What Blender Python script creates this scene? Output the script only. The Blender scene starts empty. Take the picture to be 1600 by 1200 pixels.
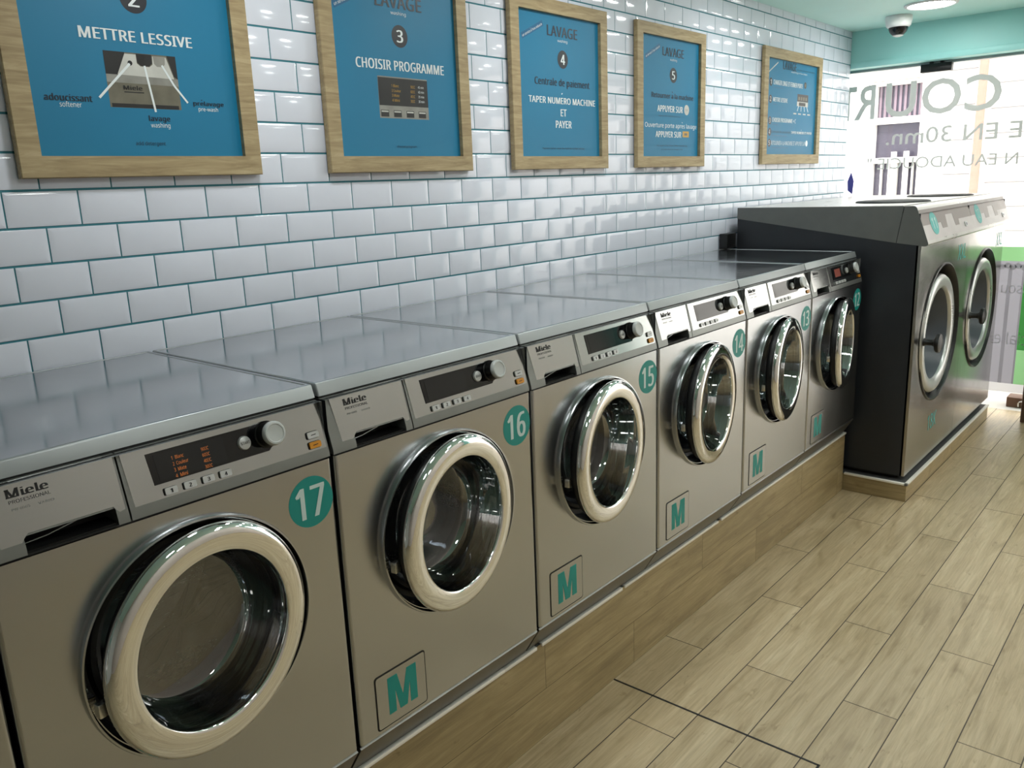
import bpy, bmesh, math, random
from mathutils import Vector, Matrix
random.seed(7)
R = math.radians
sc = bpy.context.scene
col = sc.collection

# ------------------------------------------------------------------ camera, world, light, exposure
cam_d = bpy.data.cameras.new('camera')
cam = bpy.data.objects.new('camera', cam_d)
col.objects.link(cam)
cam_d.sensor_width = 36.0
cam_d.lens = 36.0 * 1287.91 / 1600.0
cam_d.clip_start = 0.02
YAW, PITCH, ROLL = 0.7170, -0.2362, -0.0396
fw = Vector((math.cos(PITCH) * math.cos(YAW), math.cos(PITCH) * math.sin(YAW), math.sin(PITCH)))
r0 = fw.cross(Vector((0, 0, 1))).normalized()
u0 = r0.cross(fw)
rt = math.cos(ROLL) * r0 + math.sin(ROLL) * u0
up = -math.sin(ROLL) * r0 + math.cos(ROLL) * u0
cam.matrix_world = Matrix(((rt.x, up.x, -fw.x, -0.9052), (rt.y, up.y, -fw.y, -1.9572), (rt.z, up.z, -fw.z, 1.5201), (0, 0, 0, 1)))
sc.camera = cam

world = bpy.data.worlds.new('sky')
sc.world = world
world.use_nodes = True
wb = world.node_tree.nodes['Background']
wb.inputs[0].default_value = (1.0, 0.965, 0.955, 1)
wb.inputs[1].default_value = 3.6

sun_d = bpy.data.lights.new('sun', 'SUN')
sun = bpy.data.objects.new('sun', sun_d)
col.objects.link(sun)
sun_d.energy = 3.2
sun_d.angle = R(2)
sun_d.color = (1.0, 0.95, 0.88)
sun.rotation_euler = Vector((0.75, 0.25, -1.0)).to_track_quat('-Z', 'Y').to_euler()

sc.view_settings.view_transform = 'Standard'
sc.view_settings.look = 'None'
sc.view_settings.gamma = 1.0
sc.view_settings.use_curve_mapping = False
sc.view_settings.exposure = 0.0
LAMP = 50.0
LAMP_COL = (0.975, 1.0, 0.965)
try:
    sc.cycles.max_bounces = 10
    sc.cycles.glossy_bounces = 6
    sc.cycles.transparent_max_bounces = 12
    sc.cycles.caustics_reflective = False
    sc.cycles.caustics_refractive = False
    sc.cycles.sample_clamp_indirect = 6.0
except Exception:
    pass


# ------------------------------------------------------------------ materials
def lin(h):
    h = h.lstrip('#')
    v = [int(h[i:i + 2], 16) / 255 for i in (0, 2, 4)]
    return tuple((c / 12.92 if c <= 0.04045 else ((c + 0.055) / 1.055) ** 2.4) for c in v) + (1.0,)


class NT:
    def __init__(self, name):
        self.m = bpy.data.materials.new(name)
        self.m.use_nodes = True
        self.t = self.m.node_tree
        self.b = self.t.nodes['Principled BSDF']

    def n(self, ty, **kw):
        nd = self.t.nodes.new(ty)
        for k, v in kw.items():
            setattr(nd, k, v)
        return nd

    def set(self, sock, v):
        if hasattr(v, 'is_output') or isinstance(v, bpy.types.NodeSocket):
            self.t.links.new(v, sock)
        else:
            sock.default_value = v

    def math(self, op, a, b=0.0, c=None):
        nd = self.n('ShaderNodeMath', operation=op)
        self.set(nd.inputs[0], a)
        self.set(nd.inputs[1], b)
        if c is not None:
            self.set(nd.inputs[2], c)
        return nd.outputs[0]

    def coord(self):
        return self.n('ShaderNodeTexCoord').outputs['Object']

    def sep(self, v):
        nd = self.n('ShaderNodeSeparateXYZ')
        self.set(nd.inputs[0], v)
        return nd.outputs

    def comb(self, x, y, z):
        nd = self.n('ShaderNodeCombineXYZ')
        for i, v in enumerate((x, y, z)):
            self.set(nd.inputs[i], v)
        return nd.outputs[0]

    def noise(self, vec, scale=5.0, detail=3.0, rough=0.5, dist=0.0):
        nd = self.n('ShaderNodeTexNoise')
        self.set(nd.inputs['Vector'], vec)
        nd.inputs['Scale'].default_value = scale
        nd.inputs['Detail'].default_value = detail
        nd.inputs['Roughness'].default_value = rough
        nd.inputs['Distortion'].default_value = dist
        return nd.outputs['Fac']

    def ramp(self, fac, stops):
        nd = self.n('ShaderNodeValToRGB')
        self.set(nd.inputs[0], fac)
        el = nd.color_ramp.elements
        while len(el) < len(stops):
            el.new(0.5)
        for e, (p, c) in zip(el, stops):
            e.position = p
            e.color = c if len(c) == 4 else tuple(c) + (1,)
        return nd.outputs[0]

    def mix(self, fac, a, b, blend='MIX'):
        nd = self.n('ShaderNodeMix', data_type='RGBA', blend_type=blend)
        self.set(nd.inputs[0], fac)
        self.set(nd.inputs[6], a)
        self.set(nd.inputs[7], b)
        return nd.outputs[2]

    def maprange(self, v, a, b, c, d):
        nd = self.n('ShaderNodeMapRange')
        self.set(nd.inputs[0], v)
        for i, q in enumerate((a, b, c, d)):
            nd.inputs[i + 1].default_value = q
        return nd.outputs[0]

    def bump(self, h, strength=0.1, dist=0.01):
        nd = self.n('ShaderNodeBump')
        nd.inputs['Strength'].default_value = strength
        nd.inputs['Distance'].default_value = dist
        self.set(nd.inputs['Height'], h)
        self.t.links.new(nd.outputs[0], self.b.inputs['Normal'])

    def p(self, **kw):
        for k, v in kw.items():
            self.set(self.b.inputs[k.replace('_', ' ')], v)
        return self


def plain(name, color, rough=0.5, metal=0.0, var=0.06, scale=14.0, coat=0.0):
    """a uniform finish with a faint procedural mottling and roughness variation"""
    t = NT(name)
    c = lin(color) if isinstance(color, str) else color
    nz = t.noise(t.coord(), scale, 4)
    dk = tuple(x * (1 - var) for x in c[:3]) + (1,)
    lt = tuple(min(1, x * (1 + var)) for x in c[:3]) + (1,)
    t.p(Base_Color=t.ramp(nz, [(0.3, dk), (0.7, lt)]), Metallic=metal, Roughness=t.maprange(nz, 0.3, 0.7, rough * 0.9, min(1, rough * 1.1)))
    if coat:
        t.b.inputs['Coat Weight'].default_value = coat
    return t.m


def brushed(name, color, rough, axis='x', streak=0.06, smudge=0.05, aniso=0.0):
    t = NT(name)
    c = lin(color)
    o = t.coord()
    s = t.sep(o)
    k = {'x': (1.2, 60, 60), 'z': (60, 60, 1.2)}[axis]
    v = t.comb(t.math('MULTIPLY', s[0], k[0]), t.math('MULTIPLY', s[1], k[1]), t.math('MULTIPLY', s[2], k[2]))
    st = t.noise(v, 6.0, 3, 0.6)
    sm = t.noise(o, 5.0, 4, 0.6, 0.4)
    dk = tuple(x * (1 - streak) for x in c[:3]) + (1,)
    lt = tuple(min(1, x * (1 + streak)) for x in c[:3]) + (1,)
    r1 = t.maprange(st, 0.3, 0.7, rough - streak * 0.5, rough + streak * 0.5)
    r2 = t.math('ADD', r1, t.maprange(sm, 0.35, 0.7, -smudge, smudge))
    t.p(Base_Color=t.ramp(st, [(0.3, dk), (0.7, lt)]), Metallic=1.0, Roughness=r2)
    if aniso:
        t.b.inputs['Anisotropic'].default_value = aniso
        tg = t.n('ShaderNodeTangent', direction_type='RADIAL', axis='Z')
        t.t.links.new(tg.outputs[0], t.b.inputs['Tangent'])
        t.b.inputs['Anisotropic Rotation'].default_value = 0.25
    return t.m


def wood_plank(name, axes, L, W, x0, y0, pal, joint=0.0016, rough=0.38):
    """wood-look porcelain planks in running bond; axes pick the two object axes of the surface"""
    t = NT(name)
    o = t.coord()
    s = t.sep(o)
    ax = {'x': s[0], 'y': s[1], 'z': s[2]}
    a = t.math('SUBTRACT', ax[axes[0]], x0)
    b = t.math('SUBTRACT', ax[axes[1]], y0)
    rowf = t.math('DIVIDE', b, W)
    row = t.math('FLOOR', rowf)
    odd = t.math('MULTIPLY', t.math('FLOORED_MODULO', row, 2.0), 0.5)
    xf = t.math('ADD', t.math('DIVIDE', a, L), odd)
    cel = t.math('FLOOR', xf)
    fx = t.math('MULTIPLY', t.math('SUBTRACT', xf, cel), L)
    fy = t.math('MULTIPLY', t.math('SUBTRACT', rowf, row), W)
    dx = t.math('MINIMUM', fx, t.math('SUBTRACT', L, fx))
    dy = t.math('MINIMUM', fy, t.math('SUBTRACT', W, fy))
    d = t.math('MINIMUM', dx, dy)
    jm = t.math('LESS_THAN', d, joint)
    wn = t.n('ShaderNodeTexWhiteNoise', noise_dimensions='2D')
    t.set(wn.inputs['Vector'], t.comb(cel, row, 0.0))
    rnd = wn.outputs['Value']
    off = t.math('MULTIPLY', rnd, 37.0)
    gv = t.comb(t.math('ADD', t.math('MULTIPLY', a, 1.6), off), t.math('ADD', t.math('MULTIPLY', b, 14.0), off), off)
    g1 = t.noise(gv, 1.6, 6, 0.62, 1.1)
    gv2 = t.comb(t.math('ADD', t.math('MULTIPLY', a, 4.0), off), t.math('MULTIPLY', b, 110.0), off)
    g2 = t.noise(gv2, 1.5, 4, 0.7, 0.3)
    gv3 = t.comb(t.math('ADD', t.math('MULTIPLY', a, 5.0), off), t.math('ADD', t.math('MULTIPLY', b, 12.0), off), off)
    kn = t.noise(gv3, 1.1, 2, 0.5, 0.6)
    base = t.ramp(g1, [(0.28, lin(pal[0])), (0.5, lin(pal[1])), (0.72, lin(pal[2]))])
    fine = t.ramp(g2, [(0.3, (0.74, 0.73, 0.71, 1)), (0.65, (1.04, 1.04, 1.04, 1))])
    c1 = t.mix(0.75, base, fine, 'MULTIPLY')
    knot = t.ramp(kn, [(0.60, (1, 1, 1, 1)), (0.70, (0.86, 0.84, 0.80, 1)), (0.80, (0.60, 0.56, 0.50, 1))])
    c2 = t.mix(0.8, c1, knot, 'MULTIPLY')
    gv4 = t.comb(t.math('ADD', t.math('MULTIPLY', a, 13.0), off), t.math('ADD', t.math('MULTIPLY', b, 34.0), off), off)
    k2 = t.noise(gv4, 1.0, 3, 0.6, 0.8)
    c2 = t.mix(0.8, c2, t.ramp(k2, [(0.64, (1, 1, 1, 1)), (0.76, (0.62, 0.58, 0.52, 1))]), 'MULTIPLY')
    tint = t.ramp(rnd, [(0.0, (0.90, 0.89, 0.87, 1)), (1.0, (1.06, 1.06, 1.06, 1))])
    c3 = t.mix(1.0, c2, tint, 'MULTIPLY')
    c4 = t.mix(jm, c3, lin(pal[3]))
    t.p(Base_Color=c4, Roughness=t.math('ADD', t.maprange(g1, 0.3, 0.7, rough - 0.04, rough + 0.06), t.math('MULTIPLY', jm, 0.3)))
    hgt = t.math('ADD', t.math('MULTIPLY', t.math('MINIMUM', d, 0.004), 60.0), t.math('MULTIPLY', g2, 0.05))
    t.bump(hgt, 0.25, 0.004)
    return t.m


def oak(name, pal):
    t = NT(name)
    o = t.coord()
    s = t.sep(o)
    v = t.comb(t.math('MULTIPLY', s[0], 3.0), t.math('MULTIPLY', s[1], 10.0), t.math('MULTIPLY', s[2], 30.0))
    g = t.noise(v, 2.2, 5, 0.6, 0.8)
    t.p(Base_Color=t.ramp(g, [(0.28, lin(pal[0])), (0.55, lin(pal[1])), (0.75, lin(pal[2]))]), Roughness=0.55)
    t.bump(g, 0.12, 0.002)
    return t.m


def thin_glass(name, tint=(1, 1, 1, 1), base=0.04, extra=0.5):
    """a single-surface pane: clear, mirroring more towards grazing angles"""
    t = NT(name)
    t.t.nodes.remove(t.b)
    out = t.t.nodes['Material Output']
    tr = t.n('ShaderNodeBsdfTransparent')
    tr.inputs[0].default_value = tint
    gl = t.n('ShaderNodeBsdfGlossy')
    gl.inputs['Roughness'].default_value = 0.015
    lw = t.n('ShaderNodeLayerWeight')
    lw.inputs['Blend'].default_value = 0.5
    f = t.maprange(t.math('POWER', lw.outputs['Facing'], 3.0), 0, 1, base, base + extra)
    mx = t.n('ShaderNodeMixShader')
    t.set(mx.inputs[0], f)
    t.t.links.new(tr.outputs[0], mx.inputs[1])
    t.t.links.new(gl.outputs[0], mx.inputs[2])
    t.t.links.new(mx.outputs[0], out.inputs['Surface'])
    return t.m


def glow(name, color, strength):
    t = NT(name)
    c = lin(color) if isinstance(color, str) else color
    t.p(Base_Color=c, Emission_Color=c, Emission_Strength=strength)
    return t.m


M = {}
M['tile'] = plain('white_glazed_tile', '#E6EAF8', 0.09, var=0.02, scale=9)
M['grout'] = plain('teal_grey_grout', '#3E7F8D', 0.85)
M['ceil'] = plain('mint_ceiling_paint', '#CDF6F0', 0.55, var=0.02, scale=3)
M['teal'] = plain('teal_paint', '#A6E2DF', 0.45, var=0.02, scale=3)
M['endwall'] = plain('pale_wall_paint', '#C9CCCB', 0.6)
M['oppwall'] = plain('warm_white_wall', '#CFC5BF', 0.6)
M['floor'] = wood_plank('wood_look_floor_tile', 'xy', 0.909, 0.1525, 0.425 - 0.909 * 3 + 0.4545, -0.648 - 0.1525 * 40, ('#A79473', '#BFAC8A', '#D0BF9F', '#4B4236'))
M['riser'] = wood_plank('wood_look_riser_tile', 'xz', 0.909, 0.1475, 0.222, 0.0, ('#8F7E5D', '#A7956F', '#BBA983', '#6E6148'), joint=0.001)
M['riser_end'] = wood_plank('wood_look_riser_end_tile', 'yz', 0.909, 0.2, 0.3, -0.05, ('#8F7E5D', '#A7956F', '#BBA983', '#6E6148'), joint=0.001)
M['ply_top'] = plain('dark_plinth_top', '#4A4B4B', 0.5)
M['trim_light'] = plain('pale_edge_profile', '#EDE9E0', 0.35, var=0.03)
M['alu'] = brushed('bright_aluminium_edge', '#DAD8D2', 0.25)
M['steel'] = brushed('brushed_steel_front', '#BCBEC1', 0.22, 'x', 0.008, 0.02)
M['lid'] = brushed('satin_steel_lid', '#B9BDC0', 0.15, 'x', 0.01, 0.04)
M['lid_edge'] = plain('silver_lid_edge', '#A4A8AA', 0.42, metal=0.55, var=0.02)
M['plate'] = brushed('polished_control_plate', '#B6B8B7', 0.17, 'x', 0.012, 0.02)
M['grey_frame'] = plain('grey_fascia_plastic', '#8B8E8C', 0.35, metal=0.6)
M['kick'] = brushed('kick_plate_steel', '#8C8A85', 0.38, 'x', 0.015, 0.03)
M['chrome'] = plain('polished_chrome', (0.86, 0.86, 0.86, 1), 0.035, metal=1.0, var=0.01)
M['drum'] = brushed('drum_steel', '#B4B6B9', 0.25, 'x')
M['dark_chrome'] = plain('dark_chrome', '#6E7073', 0.14, metal=1.0, var=0.02)
M['rubber'] = plain('black_rubber', '#121314', 0.35)
M['black'] = plain('black_plastic', '#0C0D0E', 0.4)
M['dark'] = plain('dark_recess', '#141414', 0.6)
M['gloss_black'] = plain('glossy_display_black', '#08090B', 0.05, var=0.01)
M['screen'] = plain('unlit_screen', '#16181A', 0.08, var=0.02)
M['amber'] = glow('amber_screen_text', '#C8702E', 0.32)
M['redglow'] = glow('red_screen_glow', '#7A2812', 0.12)
M['knob'] = plain('grey_knob_plastic', '#B9BDBC', 0.35)
M['button'] = plain('silver_button', '#C6C8C8', 0.3, metal=0.3)
M['orange'] = plain('amber_button', '#D08A1E', 0.35)
M['ink'] = plain('black_ink', '#15171A', 0.5)
M['faint'] = plain('grey_ink', '#7C7F7E', 0.5)
M['sticker'] = plain('teal_sticker_vinyl', '#0E8F88', 0.45, var=0.02)
M['numeral'] = plain('pale_numeral_vinyl', '#CFE3E2', 0.45)
M['glassbowl'] = thin_glass('door_glass', (0.85, 0.86, 0.87, 1), 0.20, 0.75)
M['glassrim'] = thin_glass('door_glass_rim', (0.55, 0.60, 0.66, 1), 0.42, 0.5)
M['smoked'] = thin_glass('reflection_dimming_glass', (0.30, 0.31, 0.31, 1), 0.03, 0.3)  # dark glass of the unseen pane added to dim reflections
M['pane'] = thin_glass('window_glass', (0.97, 0.98, 0.98, 1), 0.02, 0.35)
M['oak'] = oak('pale_oak', ('#8F7A58', '#AE9A75', '#C2AF8B'))
M['blue'] = plain('poster_blue', '#0478A2', 0.50, var=0.02, scale=4)
M['pwhite'] = plain('poster_white', '#EAF1F4', 0.4)
M['pdark'] = plain('poster_dark_ink', '#16283A', 0.4)
M['pcircle'] = plain('poster_black_disc', '#20222C', 0.4)
M['pblue2'] = plain('poster_deep_blue', '#07608C', 0.4)
M['pgrey'] = plain('poster_photo_grey', '#8F8E88', 0.4, var=0.2, scale=20)
M['psilver'] = plain('poster_photo_silver', '#C9C9C4', 0.4, var=0.15, scale=14)
M['pblack'] = plain('poster_photo_black', '#1E1D1F', 0.4, var=0.25, scale=25)
M['pbrown'] = plain('poster_photo_brown', '#6E6A5C', 0.4, var=0.2, scale=25)
M['pyellow'] = plain('poster_photo_amber', '#C89A3C', 0.4)
M['anthracite'] = plain('anthracite_panel', '#22252A', 0.38)
M['hood_side'] = plain('grey_hood_metal', '#6A6C69', 0.38, metal=0.35)
M['hood_top'] = plain('light_grey_hood', '#C9C7C4', 0.3, metal=0.3)
M['taupe'] = plain('taupe_console', '#857B78', 0.4)
M['console'] = plain('light_console', '#C6BFC0', 0.4)
M['steel_dark'] = brushed('big_washer_steel', '#B4B2AF', 0.24, 'x', 0.015, 0.03)
M['ringgrey'] = plain('satin_ring_metal', '#C4C6C4', 0.3, metal=0.7)
M['bowlgrey'] = plain('smoked_bowl', '#545A62', 0.38)
M['sticker_pale'] = plain('pale_teal_vinyl', '#45B0AD', 0.45)
M['white'] = plain('white_plastic', '#E6E8E8', 0.35)
M['dome'] = plain('smoked_dome', '#0A0A0B', 0.06)
M['lamp'] = glow('lamp_diffuser', tuple(LAMP_COL) + (1,), LAMP)
M['frame_grey'] = plain('grey_window_frame', '#A3A9AB', 0.35, metal=0.4)


def vinyl(name, color, back):
    t = NT(name)
    c = lin(color)
    out = t.t.nodes['Material Output']
    t.p(Base_Color=c, Roughness=0.6)
    tl = t.n('ShaderNodeBsdfTranslucent')
    tl.inputs[0].default_value = c
    nz = t.noise(t.coord(), 20, 3)
    mx = t.n('ShaderNodeMixShader')
    t.set(mx.inputs[0], t.maprange(nz, 0.3, 0.7, back * 0.95, back * 1.05))
    t.t.links.new(t.b.outputs[0], mx.inputs[1])
    t.t.links.new(tl.outputs[0], mx.inputs[2])
    t.t.links.new(mx.outputs[0], out.inputs['Surface'])
    return t.m


M['letter'] = vinyl('frosted_letter_vinyl', '#CFD0CD', 0.06)
M['lav'] = vinyl('lavender_grey_vinyl', '#CFCEDB', 0.25)
M['lav2'] = vinyl('grey_vinyl', '#A9A8B4', 0.25)
M['vwhite'] = vinyl('white_vinyl', '#EFEFF2', 0.45)
M['green'] = vinyl('green_vinyl', '#62C868', 0.16)
M['lgreen'] = vinyl('pale_green_vinyl', '#A8E6A6', 0.35)
M['facade'] = plain('white_render', '#F2F0EC', 0.8, var=0.02)
M['fjoint'] = plain('grey_facade_joint', '#8E8C8A', 0.8)
M['fwin'] = plain('grey_house_window', '#4E4A58', 0.25)
M['curtain'] = plain('mauve_curtain', '#8F7F8A', 0.8)
M['pipe'] = plain('pink_downpipe', '#B98F80', 0.6)
M['street'] = plain('pale_pavement', '#C9C5BE', 0.8)
M['brownbox'] = plain('brown_box', '#6A4A38', 0.6)
M['brownstile'] = plain('brown_door_stile', '#5A463A', 0.4)
M['purple'] = plain('violet_flag', '#5A4FA0', 0.6)


# ------------------------------------------------------------------ mesh building
_txt = {}


def glyph_table(src):
    d = {}
    for it in src.split(';'):
        parts = it[1:].split('|')
        d[it[0]] = (int(parts[0]), [[tuple(int(q) for q in p.split(',')) for p in l.split(' ')] for l in parts[1:]])
    return d


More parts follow.
